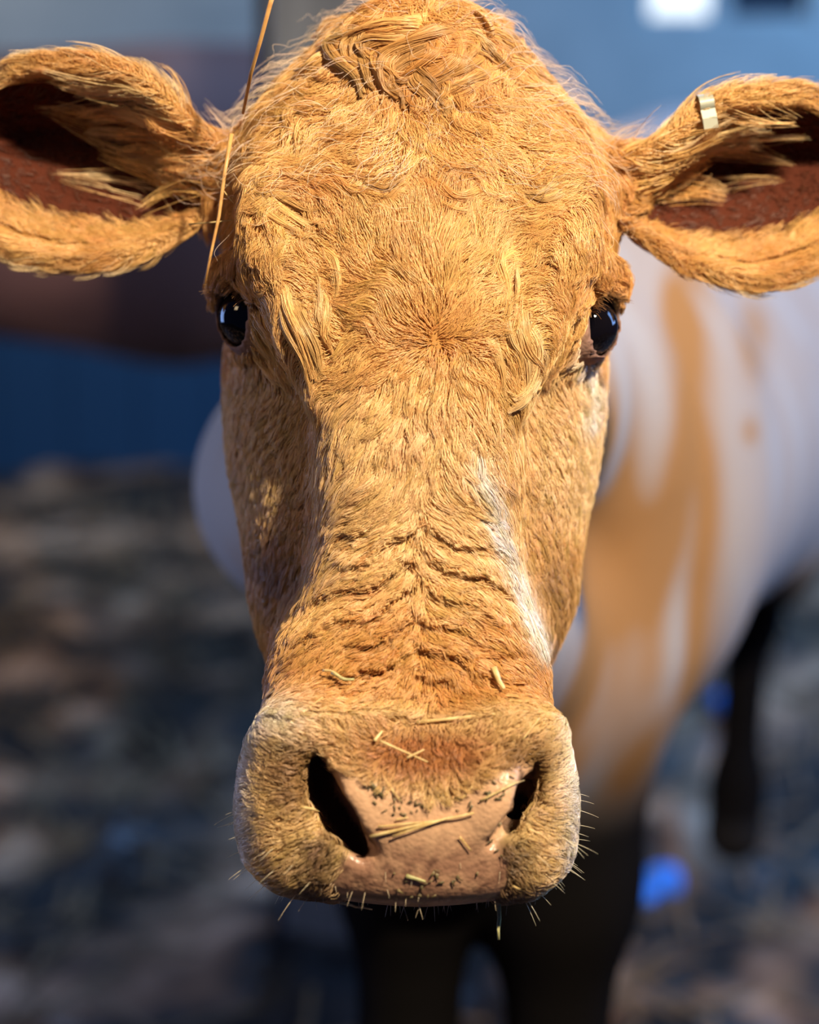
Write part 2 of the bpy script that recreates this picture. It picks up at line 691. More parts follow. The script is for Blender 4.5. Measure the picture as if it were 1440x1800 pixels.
CHEEK = [(520, 735, 250, -.05, -.24), (600, 732, 322, -.038, -.25), (680, 729, 328, -.036, -.25), (760, 728, 324, -.034, -.25), (850, 726, 312, -.032, -.25), (920, 726, 303, -.033, -.25), (1000, 726, 290, -.036, -.24),
         (1060, 726, 284, -.038, -.22), (1120, 722, 264, -.04, -.20), (1200, 718, 235, -.045, -.18), (1300, 716, 230, -.05, -.16)]


def build_field():
    xs = seg_axis(-0.42, 1.05, -0.325, 0.325, 0.003, 0.018)
    ys = seg_axis(-1.30, 0.95, -0.285, 0.372, 0.003, 0.018)
    zs = seg_axis(-2.95, 0.13, -0.195, 0.088, 0.003, 0.018)
    F = Field(xs, ys, zs)
    # torso, legs, tail
    for p in body_parts(body_place):
        fn, lo, hi = f_cone(*p[1:])
        F.union(fn, lo - 0.05, hi + 0.05, 0.06)
    # neck
    for a, b, ra, rb in [((0, 0.08, -0.20), body_place(0.62, -0.02, 1.12), 0.10, 0.20), ((-0.02, 0.0, -0.24), body_place(0.25, -0.12, 1.10), 0.09, 0.125), ((0, -0.04, -0.22), body_place(0.45, 0, 0.86), 0.09, 0.14)]:
        fn, lo, hi = f_cone(a, b, ra, rb)
        F.union(fn, lo - 0.03, hi + 0.03, 0.05)
    # head
    fn, lo, hi = f_loft(SKULL, 2.5)
    F.union(fn, lo, hi, 0.02)
    fn, lo, hi = f_loft(CHEEK, 2.3)
    F.union(fn, lo, hi, 0.012)
    fn, lo, hi = f_loft(BRIDGE, 2.9)
    F.union(fn, lo, hi, 0.014)
    U = lambda t, k=0.01: F.union(*t, k)
    # poll tuft mound, brow ridges, orbit bulges
    U(f_ball(P(740, 90, -.055), (0.050, 0.035, 0.022)), 0.02)
    for sx, cx in ((-1, 736), (1, 736)):
        X = lambda o: cx + sx * o
        U(f_cone(P(X(262), 345, -.034), P(X(250), 450, -.026), 0.017, 0.017), 0.018)
        U(f_cone(P(X(250), 450, -.026), P(X(190), 590, -.018), 0.017, 0.015), 0.016)
        U(f_cone(P(X(190), 590, -.018), P(X(165), 700, -.012), 0.015, 0.009), 0.014)
        U(f_cone(P(X(338), 495, -.066), P(X(298), 478, -.046), 0.012, 0.012), 0.012)
    for e in EYES:
        U(f_ball(e['c'], 0.0247), 0.014)
    # muzzle lobes, nose pad, lower lip
    U(f_ball(P(522, 1420, 0.012), (0.030, 0.050, 0.034)), 0.026)
    U(f_ball(P(914, 1420, 0.012), (0.030, 0.050, 0.034)), 0.026)
    U(f_ball(P(556, 1285, 0.034), (0.026, 0.016, 0.016)), 0.022)
    U(f_ball(P(898, 1285, 0.034), (0.026, 0.016, 0.016)), 0.022)
    U(f_ball(P(745, 1420, 0.040), (0.058, 0.044, 0.026)), 0.014)
    U(f_ball(P(630, 1408, 0.052), (0.020, 0.026, 0.016)), 0.010)
    U(f_ball(P(872, 1405, 0.052), (0.020, 0.026, 0.016)), 0.010)
    U(f_ball(P(738, 1530, 0.036), (0.060, 0.020, 0.018)), 0.012)
    U(f_ball(P(738, 1558, -0.004), (0.064, 0.011, 0.030)), 0.006)
    # ears
    for E in EARS:
        U(f_ear(E), 0.008)
    U(f_cone(P(410, 320, -.115), P(390, 312, -.112), 0.034, 0.024), 0.02)
    U(f_cone(P(1062, 335, -.115), P(1085, 330, -.112), 0.036, 0.026), 0.02)
    # nostrils
    Cc = lambda a, b, ra, rb, k=0.006: F.cut(*f_cone(a, b, ra, rb), k)
    for dz in (0.058, 0.040, 0.022):
        g = (0.058 - dz) * 120
        Cc(P(552 + g * 0.6, 1330, dz), P(560 + g, 1390, dz), 0.0078, 0.0122)
        Cc(P(562 + g, 1390, dz), P(592 + g, 1440, dz), 0.0115, 0.0125)
        Cc(P(592 + g, 1440, dz), P(640 + g * 0.4, 1496, dz), 0.0128, 0.0078)
        Cc(P(940 - g, 1345, dz), P(930 - g, 1400, dz), 0.0050, 0.0075)
        Cc(P(930 - g, 1400, dz), P(902 - g, 1447, dz), 0.0075, 0.0080)
        Cc(P(926 - g, 1390, 0.045), P(905 - g, 1420, -0.005), 0.0065, 0.0070)
        Cc(P(902 - g, 1447, dz), P(868 - g * 0.5, 1480, dz), 0.0072, 0.0040)
    # eye openings (an almond-shaped cut along the gaze)
    for e in EYES:
        c, d = e['c'], e['d'] / np.linalg.norm(e['d'])
        up = np.array([math.sin(e['tilt']), math.cos(e['tilt']), 0])
        up -= d * (up @ d)
        up /= np.linalg.norm(up)
        sd = np.cross(d, up)

        def fn(X, Y, Z):
            x, y, z = X - c[0], Y - c[1], Z - c[2]
            a = x * up[0] + y * up[1] + z * up[2]
            b = x * sd[0] + y * sd[1] + z * sd[2]
            o = x * d[0] + y * d[1] + z * d[2]
            q = np.sqrt((a / 0.0198) ** 2 + (b / 0.0165) ** 2)
            return np.maximum((q - 1) * 0.0165, -o + 0.004)
        F.cut(fn, c - 0.05, c + 0.05, 0.003)
        F.cut(*f_ball(c, EYE_R - 0.0006), 0.002)
    return F


FLD = build_field()


def carve_grooves():
    b = FLD.block((-0.10, -0.14, -0.03), (0.10, 0.02, 0.08))
    sl, X, Y, Z = b
    k = FPX / (DIST - Z)
    FLD.f[sl] -= groove_height(720 + X * k, 900 - Y * k)[0].astype(np.float32)


carve_grooves()
BV, BF = FLD.nets()
g = FLD.grad(BV, 0.003)
gl2 = (g ** 2).sum(1)
BV -= g * (FLD.sample(BV) / np.maximum(gl2, 0.05))[:, None] * 0.6
BN = g / np.sqrt(np.maximum(gl2, 1e-6))[:, None]


def proj(p):
    """face frame -> photograph measurements"""
    k = FPX / (DIST - p[..., 2])
    return 720 + p[..., 0] * k, 900 - p[..., 1] * k


# ---- regions of the head (weights 0..1)
def seg_dist(u, v, pts):
    r = None
    for (x0, y0), (x1, y1) in zip(pts[:-1], pts[1:]):
        dx, dy = x1 - x0, y1 - y0
        t = np.clip(((u - x0) * dx + (v - y0) * dy) / (dx * dx + dy * dy), 0, 1)
        d = np.hypot(u - x0 - t * dx, v - y0 - t * dy)
        r = d if r is None else np.minimum(r, d)
    return r


PAD = [(568, 1350), (600, 1362), (660, 1382), (720, 1396), (757, 1418), (800, 1404), (860, 1376), (905, 1350), (928, 1348), (930, 1400), (905, 1440), (868, 1480),
       (890, 1520), (885, 1560), (850, 1600), (800, 1625), (700, 1625), (620, 1600), (588, 1555), (610, 1510), (640, 1490), (610, 1430), (580, 1395)]


def in_poly(u, v, poly):
    c = np.zeros(u.shape, bool)
    n = len(poly)
    for i in range(n):
        x0, y0 = poly[i]
        x1, y1 = poly[(i + 1) % n]
        m = ((y0 > v) != (y1 > v)) & (u < (x1 - x0) * (v - y0) / ((y1 - y0) if y1 != y0 else 1e-9) + x0)
        c ^= m
    return c


def poly_sd(u, v, poly):
    d = seg_dist(u, v, poly + [poly[0]])
    return np.where(in_poly(u, v, poly), -d, d)


def pad_w(u, v):
    return 1 - sstep(-4, 12, poly_sd(u, v, PAD))


# ---- coat colours (linear albedo)
C_CARA = np.array([0.80, 0.48, 0.175])
C_ORAN = np.array([0.61, 0.275, 0.07])
C_CREAM = np.array([0.85, 0.61, 0.32])
C_WHITE = np.array([0.82, 0.74, 0.64])
C_PINK = np.array([0.60, 0.355, 0.205])
C_DARKSK = np.array([0.05, 0.024, 0.018])
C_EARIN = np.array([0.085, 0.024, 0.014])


def mixc(a, b, wgt):
    return a + (b - a) * wgt[..., None]


def coat_colour(p, ear=False):
    u, v = proj(p)
    c = np.broadcast_to(C_CARA, p.shape).copy()
    n1 = noise(p, 45)
    c = mixc(c, C_ORAN, 0.55 * sstep(0.5, 0.85, n1))
    # poll and outer edge of the forehead are redder
    c = mixc(c, C_ORAN, 0.95 * np.exp(-((u - 745) / 115) ** 2 - ((v - 95) / 75) ** 2))
    c = mixc(c, C_ORAN, 0.75 * np.exp(-((u - 765) / 60) ** 2 - ((v - 600) / 40) ** 2))
    edge = sstep(250, 345, np.abs(u - 736)) * sstep(600, 480, v)
    c = mixc(c, C_ORAN, 0.6 * edge)
    # bridge and cheeks paler
    br = sstep(620, 760, v) * sstep(1120, 960, v) * sstep(230, 120, np.abs(u - 735))
    c = mixc(c, C_CREAM, 0.45 * br)
    ck = sstep(620, 680, v) * sstep(980, 860, v) * sstep(165, 215, np.abs(u - 733))
    c = mixc(c, C_CREAM, 0.65 * ck)
    lo = sstep(1060, 1170, v) * sstep(1255, 1215, v)
    c = mixc(c, C_ORAN, 0.6 * lo)
    # dark damp hair where the cheeks meet the nose
    wet = 0.75 * np.exp(-((u - 488) / 62) ** 2 - ((v - 1000) / 60) ** 2) + 0.65 * np.exp(-((u - 975) / 45) ** 2 - ((v - 1030) / 85) ** 2)
    c = mixc(c, np.array([0.24, 0.115, 0.05]), np.clip(wet * (0.6 + 0.8 * noise(p, 90)), 0, 0.85))
    # white streak on the nose, white under the eye, pale muzzle
    st = np.exp(-(seg_dist(u, v, [(832, 800), (850, 880), (880, 960), (915, 1050), (950, 1130)]) / 20.0) ** 2)
    c = mixc(c, C_WHITE, np.clip(1.1 * st * (0.6 + 0.8 * noise(p, 120)), 0, 0.95))
    st = np.exp(-(seg_dist(u, v, [(1030, 620), (1040, 690), (1030, 740)]) / 16.0) ** 2)
    c = mixc(c, C_WHITE, 0.8 * st)
    mz = sstep(1215, 1262, v + 12 * np.sin(u * 0.03))
    c = mixc(c, np.array([0.82, 0.575, 0.27]), 0.8 * mz)
    rb = np.clip(1.3 * np.exp(-((u - 748) / 135) ** 2 - ((v - 1325) / 48) ** 2), 0, 1)
    c = mixc(c, np.array([0.46, 0.19, 0.07]), rb)
    wc = np.exp(-((u - 490) / 60) ** 2 - ((v - 1262) / 55) ** 2) + sstep(235, 285, np.abs(u - 716)) * sstep(1230, 1300, v)
    c = mixc(c, C_WHITE, np.clip(0.8 * wc, 0, 0.85))
    dk = sstep(140, 170, np.abs(u - 722)) * sstep(262, 205, np.abs(u - 722)) * sstep(1290, 1330, v) * sstep(1460, 1400, v)  # shading on the upper lobes beside the nostrils, put into the hair colour
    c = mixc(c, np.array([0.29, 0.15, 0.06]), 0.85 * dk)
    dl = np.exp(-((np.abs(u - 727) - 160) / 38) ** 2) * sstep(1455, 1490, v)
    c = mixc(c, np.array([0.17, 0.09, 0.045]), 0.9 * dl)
    return c


def skin_colour():
    u, v = proj(BV)
    z = BV[:, 2]
    head = sstep(-0.30, -0.22, z) * (np.abs(BV[:, 0]) < 0.33) * sstep(-0.33, -0.29, BV[:, 1])
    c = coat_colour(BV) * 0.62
    front = (z > -0.06)
    pw = pad_w(u, v) * front
    mott = noise(BV, 160)
    pc = mixc(np.broadcast_to(C_PINK, BV.shape), np.array([0.29, 0.145, 0.09]), 0.85 * sstep(1462, 1510, v + 40 * (mott - 0.5)))  # lower lip: dirt, plus its downward-facing shade put into the colour
    pc = mixc(pc, np.array([0.10, 0.045, 0.03]), 0.85 * sstep(0.56, 0.74, 0.5 * noise(BV, 260) + 0.5 * noise(BV * np.array([1, 2, 1]), 110)) * sstep(1440, 1530, v))
    pc = mixc(pc, C_PINK * 1.15, 0.4 * sstep(0.5, 0.8, mott))
    c = mixc(c, pc, pw)
    # nostril lining
    nl = np.maximum(1 - sstep(14, 32, seg_dist(u, v, [(560, 1345), (572, 1395), (600, 1445), (636, 1488)])), 0.8 * (1 - sstep(9, 22, seg_dist(u, v, [(932, 1350), (924, 1400), (898, 1447), (862, 1488)]))))
    inside = nl * ((BN[:, 2] < 0.55) | (z < 0.035)) * front
    c = mixc(c, C_DARKSK, np.clip(inside, 0, 1))
    # rims of the eyes
    for e in EYES:
        d = np.linalg.norm(BV - e['c'], axis=1)
        c = mixc(c, np.array([0.30, 0.17, 0.13]), 1 - sstep(0.024, 0.031, d))
        c = mixc(c, np.array([0.03, 0.018, 0.015]), 1 - sstep(0.0222, 0.0238, d))
    # inside of the ears: maroon skin, the cup's shade put into its colour
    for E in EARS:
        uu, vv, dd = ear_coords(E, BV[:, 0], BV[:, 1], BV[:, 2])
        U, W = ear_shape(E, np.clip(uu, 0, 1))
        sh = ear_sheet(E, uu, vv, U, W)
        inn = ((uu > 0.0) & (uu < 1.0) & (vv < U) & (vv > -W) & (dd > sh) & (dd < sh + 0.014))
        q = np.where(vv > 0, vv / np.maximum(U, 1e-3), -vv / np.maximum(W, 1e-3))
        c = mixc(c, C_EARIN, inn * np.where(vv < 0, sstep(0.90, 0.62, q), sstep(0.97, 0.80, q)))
    # mouth line
    c = mixc(c, C_DARKSK, (1 - sstep(2, 6, np.abs(v - 1578 - 0.00012 * (u - 735) ** 2 * -1))) * front * (np.abs(u - 735) < 170) * 0.8)
    # trunk: white coat with tan patches, legs darkened in the colour to stand for shade
    W_ = to_world(BV)
    body = 1 - head
    n = 0.45 * noise(W_ * np.array([1, 1, 0.45]), 7.0) + 0.55 * noise(W_ * np.array([1, 1, 0.4]) + 7, 19.0)
    patch = sstep(0.47, 0.60, n)
    blobs = [(1215, 640, 45, 200, .9), (1190, 530, 35, 70, .8), (1085, 760, 40, 130, .6), (1050, 850, 70, 170, .7), (1200, 960, 60, 120, .8), (1060, 1130, 150, 150, 1.2), (1170, 1120, 70, 130, 1.2), (1100, 950, 100, 70, .5), (1040, 1000, 70, 200, .8),
             (1325, 600, 35, 90, .8), (1320, 760, 18, 30, .7), (1060, 1330, 120, 150, 1.2), (1220, 850, 50, 120, .9)]
    hit = np.zeros(len(u))
    for (bx, by, rx, ry, a) in blobs:
        hit = hit + a * np.exp(-((u - bx) / rx) ** 2 - ((v - by) / ry) ** 2)
    vis = sstep(-0.2, 0.2, BN[:, 2])
    tan_ = np.clip(np.maximum(np.minimum(hit, 1.2) * sstep(0.22, 0.70, n) * 1.1, patch * (0.55 - 0.35 * vis)), 0, 1)
    bc = mixc(np.broadcast_to(np.array([0.47, 0.42, 0.38]), BV.shape), np.array([0.42, 0.205, 0.075]), tan_)
    legm = sstep(0.88, 0.70, W_[:, 2] + 0.12 * sstep(1.9, 2.4, W_[:, 1]))
    bc = mixc(bc, np.array([0.008, 0.007, 0.007]), legm)
    hoof = sstep(0.09, 0.07, W_[:, 2])
    bc = mixc(bc, np.array([0.02, 0.018, 0.018]), hoof)
    c = mixc(c, bc, body)
    return np.clip(c, 0, 1), np.clip(pw - inside, 0, 1)


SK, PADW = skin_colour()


def mat_skin():
    m, nt, b = new_mat('cow_hide')
    a = nd(nt, 'ShaderNodeAttribute', attribute_name='Col')
    pw = nd(nt, 'ShaderNodeAttribute', attribute_name='Pad')
    link(nt, a.outputs['Color'], b.inputs['Base Color'])
    mr = nd(nt, 'ShaderNodeMapRange')
    link(nt, pw.outputs['Fac'], mr.inputs[0])
    mr.inputs[3].default_value = 0.75
    mr.inputs[4].default_value = 0.30
    link(nt, mr.outputs[0], b.inputs['Roughness'])
    ms = nd(nt, 'ShaderNodeMapRange')
    link(nt, pw.outputs['Fac'], ms.inputs[0])
    ms.inputs[3].default_value = 0.0
    ms.inputs[4].default_value = 0.55
    link(nt, ms.outputs[0], b.inputs['Specular IOR Level'])
    vor = nd(nt, 'ShaderNodeTexVoronoi')
    vor.inputs['Scale'].default_value = 330
    tc = nd(nt, 'ShaderNodeTexCoord')
    link(nt, tc.outputs['Object'], vor.inputs['Vector'])
    n = noise_node(nt, 190, 4)
    mx = nd(nt, 'ShaderNodeMath', operation='MULTIPLY_ADD')
    link(nt, vor.outputs['Distance'], mx.inputs[0])
    mx.inputs[1].default_value = -0.5
    link(nt, n, mx.inputs[2])
    add_bump(nt, b, mx.outputs[0], 0.45, 0.0015)
    b.inputs['Subsurface Weight'].default_value = 0.0
    return m


M_SKIN = mat_skin()
COW_POS = (float(body_place(1.1, 0, 0) @ ROT[:, 0] * 0 + to_world(body_place(1.1, 0, 0))[0]), float(to_world(body_place(1.1, 0, 0))[1]), 0.0)
cow = empty('cow', COW_POS)
tag(cow, 'caramel cow facing forward with a pale straw-specked muzzle, in sharp focus', 'cow')
WV = to_world(BV)
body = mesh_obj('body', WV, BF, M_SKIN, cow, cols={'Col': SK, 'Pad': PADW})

# ------------------------------------------------------------------ eyes
def mat_eye():
    m, nt, b = new_mat('dark_wet_eye')
    b.inputs['Base Color'].default_value = (0.004, 0.003, 0.004, 1)
    b.inputs['Roughness'].default_value = 0.05
    b.inputs['Coat Weight'].default_value = 0.0
    b.inputs['Coat Roughness'].default_value = 0.02
    return m


M_EYE = mat_eye()


def uv_sphere(c, r, nu=40, nv=24, squash=(1, 1, 1)):
    V = [(0, 0, 1)]
    for j in range(1, nv):
        th = math.pi * j / nv
        for i in range(nu):
            ph = 2 * math.pi * i / nu
            V.append((math.sin(th) * math.cos(ph), math.sin(th) * math.sin(ph), math.cos(th)))
    V.append((0, 0, -1))
    me = bpy.data.meshes.new('eye')
    F = []
    for i in range(nu):
        F.append((0, 1 + i, 1 + (i + 1) % nu))
    for j in range(nv - 2):
        for i in range(nu):
            a = 1 + j * nu + i
            b_ = 1 + j * nu + (i + 1) % nu
            F.append((a, a + nu, b_ + nu, b_))
    last = len(V) - 1
    base = 1 + (nv - 2) * nu
    for i in range(nu):
        F.append((last, base + (i + 1) % nu, base + i))
    V = np.array(V) * r * np.array(squash) + np.array(c)
    return V, F


def mesh_any(name, V, F, mat, parent=None, smooth=True):
    me = bpy.data.meshes.new(name)
    me.from_pydata([tuple(map(float, p)) for p in V], [], [tuple(q) for q in F])
    if smooth:
        me.polygons.foreach_set('use_smooth', [True] * len(me.polygons))
    me.materials.append(mat)
    me.update()
    o = bpy.data.objects.new(name, me)
    COL.objects.link(o)
    if parent:
        o.parent = parent
        o.matrix_parent_inverse = parent.matrix_world.inverted()
    return o


for e in EYES:
    V, F = uv_sphere((0, 0, 0), EYE_R)
    d = e['d'] / np.linalg.norm(e['d'])
    t = (V @ d)
    V = V + d * (np.maximum(t - 0.014, 0) * 0.15)[:, None]      # cornea bulge
    mesh_any('eye', to_world(V + e['c']), F, M_EYE, cow)


# ------------------------------------------------------------------ fur
def surf(px, py, lift=0.0):
    """point of the hide where the line of sight from the viewing place meets it"""
    eye = np.array([0, 0, DIST])
    d = P(px, py, 0.0) - eye
    d /= np.linalg.norm(d)
    t = DIST - 0.13
    p = eye + d * t
    for _ in range(120):
        f = float(FLD.sample(p[None])[0])
        if f < 0.0004:
            break
        t += min(max(0.0004, f * 0.6), 0.004)
        p = eye + d * t
        if t > DIST + 0.25:
            break
    g = FLD.grad(p[None])[0]
    return p + g / max(np.linalg.norm(g), 1e-3) * lift


def mat_fur(name, rough=0.34, spec=0.55, trans=0.10):
    m, nt, b = new_mat(name)
    a = nd(nt, 'ShaderNodeAttribute', attribute_name='Col')
    link(nt, a.outputs['Color'], b.inputs['Base Color'])
    b.inputs['Roughness'].default_value = rough
    b.inputs['Specular IOR Level'].default_value = spec
    tr = nd(nt, 'ShaderNodeBsdfTranslucent')
    link(nt, a.outputs['Color'], tr.inputs['Color'])
    mx = nd(nt, 'ShaderNodeMixShader')
    mx.inputs[0].default_value = trans
    link(nt, b.outputs[0], mx.inputs[1])
    link(nt, tr.outputs[0], mx.inputs[2])
    link(nt, mx.outputs[0], nt.nodes['Material Output'].inputs[0])
    return m


M_FUR = mat_fur('coat_hair')


def make_curves(name, pts, rad, col, mat, parent):
    """pts (N,S,3) face frame; rad (N,S); col (N,3)"""
    N, Sg, _ = pts.shape
    h = bpy.data.hair_curves.new(name)
    h.add_curves([Sg] * N)
    h.attributes['position'].data.foreach_set('vector', to_world(pts.reshape(-1, 3)).astype(np.float32).ravel())
    ra = h.attributes.get('radius') or h.attributes.new('radius', 'FLOAT', 'POINT')
    ra.data.foreach_set('value', rad.astype(np.float32).ravel())
    c = h.attributes.new('Col', 'FLOAT_COLOR', 'POINT')
    c4 = np.ones((N, Sg, 4), dtype=np.float32)
    c4[..., :3] = col[:, None, :] if col.ndim == 2 else col
    c.data.foreach_set('color', c4.ravel())
    h.materials.append(mat)
    o = bpy.data.objects.new(name, h)
    o['kind'] = 'stuff'
    COL.objects.link(o)
    o.parent = parent
    o.matrix_parent_inverse = parent.matrix_world.inverted()
    return o


# faces that may carry hair
FC = BV[BF].mean(1)
FA = 0.5 * np.linalg.norm(np.cross(BV[BF[:, 1]] - BV[BF[:, 0]], BV[BF[:, 2]] - BV[BF[:, 0]]), axis=1) + \
    0.5 * np.linalg.norm(np.cross(BV[BF[:, 2]] - BV[BF[:, 0]], BV[BF[:, 3]] - BV[BF[:, 0]]), axis=1)
FN = BN[BF].mean(1)
FN /= np.maximum(np.linalg.norm(FN, axis=1), 1e-6)[:, None]


def scatter(weight, n):
    pr = FA * weight
    pr = pr / pr.sum()
    i = RNG.choice(len(BF), n, p=pr)
    q = RNG.random((n, 2))
    a, b, c, d = (BV[BF[i, k]] for k in range(4))
    s, t = q[:, :1], q[:, 1:]
    return (a * (1 - s) + b * s) * (1 - t) + (d * (1 - s) + c * s) * t


def ear_mask(p):
    m = np.zeros(len(p), bool)
    for E in EARS:
        uu, vv, dd = ear_coords(E, p[:, 0], p[:, 1], p[:, 2])
        m |= (uu > 0.10) & (np.abs(p[:, 0] - 0.005) > 0.128)
    return m


# ---- flow of the coat over the face: unit-ish (du, dv) with v downward
def flow(u, v):
    su = u - 736
    sg = np.tanh(su / 30.0)
    # whorl radiating
    ru, rv = u - 765, v - 603
    rl = np.hypot(ru, rv) + 1e-3
    lo_u, lo_v = ru / rl, rv / rl + 0.55
    hi_u, hi_v = ru / rl * 1.25, rv / rl * 0.9
    # chevrons of the lower nose
    k = sstep(800, 900, v)
    ch_u, ch_v = sg * (1.0 - 0.25 * sstep(90, 200, np.abs(su))), 0.60 + 0.35 * (1 - np.abs(sg))
    lo_u = lo_u * (1 - k) + ch_u * k
    lo_v = lo_v * (1 - k) + ch_v * k
    low = sstep(1120, 1200, v)
    lo_u = lo_u * (1 - low) + np.clip((u - 755) / 130, -1.2, 1.2) * low
    lo_v = lo_v * (1 - low) + 0.75 * low
    # forehead above: down and outward from the poll
    tu, tv = u - 745, v - 40
    tl = np.hypot(tu, tv) + 1e-3
    to_u, to_v = tu / tl * 1.15, tv / tl * 0.8
    kt = sstep(265, 395, v + 30 * np.exp(-(su / 60) ** 2) + 28 * np.sin(su * 0.031) + 14 * np.sin(su * 0.083 + 1))
    up_u = to_u * (1 - kt) + hi_u * kt
    up_v = to_v * (1 - kt) + hi_v * kt
    kl = sstep(575, 640, v)
    fu = up_u * (1 - kl) + lo_u * kl
    fv = up_v * (1 - kl) + lo_v * kl
    # temples: combed down
    a = np.abs(su)
    kb = sstep(200, 262, a) * sstep(330, 420, v) * sstep(760, 640, v)
    fu = fu * (1 - kb) + (-np.sign(su) * 0.28) * kb
    fv = fv * (1 - kb) + 1.0 * kb
    # cheeks: down and outward
    kc = sstep(165, 205, a) * sstep(640, 720, v) * sstep(1160, 1080, v)
    fu = fu * (1 - kc) + np.sign(su) * 0.42 * kc
    fv = fv * (1 - kc) + 1.0 * kc
    # muzzle: out from the pad
    km = sstep(1238, 1268, v)
    mu, mv = (u - 735) / 200, (v - 1400) / 170
    top = np.exp(-((u - 745) / 95) ** 2 - ((v - 1330) / 75) ** 2)
    mu = mu * (1 - top)
    mv = mv * (1 - top) + 0.9 * top
    fu = fu * (1 - km) + mu * km
    fv = fv * (1 - km) + mv * km
    return fu, fv


def grow(root, length, nseg, lift, base=0.0008, wob=0.25, fl=flow, wave=0.0, wavelen=0.02, jit_h=0.0, coh=None):
    N = len(root)
    pts = np.empty((N, nseg + 1, 3))
    pos = root.copy()
    g = FLD.grad(pos)
    nrm = g / np.maximum(np.linalg.norm(g, axis=1), 1e-4)[:, None]
    pts[:, 0] = pos - nrm * 0.0008
    ang = RNG.normal(0, wob, N)
    curl = RNG.normal(0, wob * 0.5, N)
    hj = RNG.random(N) * jit_h
    ph = RNG.random(N) * 6.283
    step = length / nseg
    for i in range(1, nseg + 1):
        t = i / nseg
        u, v = proj(pos)
        fu, fv = fl(u, v)
        d = np.stack([fu, -fv, np.zeros(N)], -1)
        d -= nrm * (d * nrm).sum(1)[:, None]
        d /= np.maximum(np.linalg.norm(d, axis=1), 1e-4)[:, None]
        side = np.cross(nrm, d)
        a = ang + curl * (t - 0.3) * 2
        if coh is not None:
            a = a + coh(u, v) * (noise(pos, 62) + 0.6 * noise(pos + 3, 130) - 0.8) * 2
        if np.ndim(wave) or wave:
            a = a + wave * np.sin(6.283 * t * length / wavelen + ph)
        d = d * np.cos(a)[:, None] + side * np.sin(a)[:, None]
        pos = pos + d * step[:, None]
        gg = FLD.grad(pos)
        gn = np.maximum(np.linalg.norm(gg, axis=1), 0.15)
        nrm = gg / gn[:, None]
        hgt = FLD.sample(pos) / gn
        tgt = base + (lift * length + hj) * math.sin(min(t * 1.25, 1) * math.pi / 2)
        mv = np.clip(tgt - hgt, -0.004, 0.006)
        pos = pos + nrm * mv[:, None]
        pts[:, i] = pos
    return pts


def clump(pts, every, amount, power=0.9, spread=0.0006):
    """draw strands to the tip of their nearest guide strand"""
    N, Sg, _ = pts.shape
    gi = RNG.permutation(N)[:max(1, N // every)]
    kd = KDTree(len(gi))
    root = pts[:, 0]
    for j, k in enumerate(gi):
        kd.insert(root[k], j)
    kd.balance()
    near = np.array([kd.find(r)[1] for r in root])
    G = pts[gi[near]]
    t = np.linspace(0, 1, Sg)[None, :, None]
    am = (amount if np.ndim(amount) else np.full(N, amount))[:, None, None]
    off = RNG.normal(0, spread, (N, 1, 3))
    return pts + (G + off - pts) * am * t ** power, near, len(gi)


def radii(N, Sg, r, tip=0.25):
    t = np.linspace(0, 1, Sg)[None, :]
    return np.broadcast_to(r, N)[:, None] * (1 - (1 - tip) * t ** 1.5)


def fur_layer(name, weight, n, Lfn, nseg, lift, every, cl, r, colf=None, wob=0.25, fl=flow, wave=0.0, wavelen=0.02, jit_h=0.0, mat=None, spread=0.0006, var=0.09, coh=None, lock=None):
    root = scatter(weight, n)
    u, v = proj(root)
    L = Lfn(root, u, v) * RNG.uniform(0.75, 1.25, n)
    if np.ndim(wave) == 0 and callable(wave):
        wave = wave(u, v)
    if callable(jit_h):
        jit_h = jit_h(u, v)
    pts = grow(root, L, nseg, lift, wob=wob, fl=fl, wave=wave, wavelen=wavelen, jit_h=jit_h, coh=coh)
    amount = cl(u, v) if callable(cl) else cl
    pts, near, ng = clump(pts, every, amount, spread=spread)
    if lock is not None:
        pts = clump(pts, every * 12, lock(u, v), power=1.3, spread=0.0012)[0]
    col = colf(root) if colf else coat_colour(root)
    gv = RNG.normal(1, var, ng)[near]
    hv = RNG.normal(1, 0.08, n)
    col = np.clip(col * (gv * hv)[:, None], 0.004, 0.92)
    warm = np.clip(gv, 0.6, 1.4)
    col[:, 2] *= warm
    return make_curves(name, pts, radii(n, nseg + 1, r), col, mat or M_FUR, cow)


def face_weights():
    u, v = proj(FC)
    z = FC[:, 2]
    # seen from the front and a little round the sides
    wgt = ((z > -0.17) & (FN[:, 2] > -0.45)).astype(float)
    wgt *= (np.abs(FC[:, 0] - 0.005) < 0.140 + 0.03 * (v > 1e9))
    wgt *= ~ear_mask(FC)
    wgt *= (FC[:, 1] > -0.27)
    for e in EYES:
        wgt *= np.linalg.norm(FC - e['c'], axis=1) > 0.0258
    return u, v, z, wgt


U_, V_, Z_, W0 = face_weights()
muz = sstep(1232, 1256, V_)
pad = pad_w(U_, V_) * (Z_ > -0.03)
nost = np.maximum(1 - sstep(20, 30, seg_dist(U_, V_, [(560, 1350), (570, 1392), (600, 1445), (634, 1486)])), 1 - sstep(13, 22, seg_dist(U_, V_, [(934, 1352), (926, 1400), (900, 1447), (862, 1488)])))
eyeskin = np.zeros(len(FC))
for e in EYES:
    sx = np.sign(e['c'][0])
    q = P(720 + sx * 262, 600, -.05)
    eyeskin = np.maximum(eyeskin, 1 - sstep(0.010, 0.017, np.linalg.norm(FC - q, axis=1)))
long_w = W0 * (1 - muz) * (1 - 0.85 * eyeskin)
bare_cheek = sstep(165, 200, np.abs(U_ - 733)) * sstep(610, 660, V_) * sstep(1100, 1000, V_)


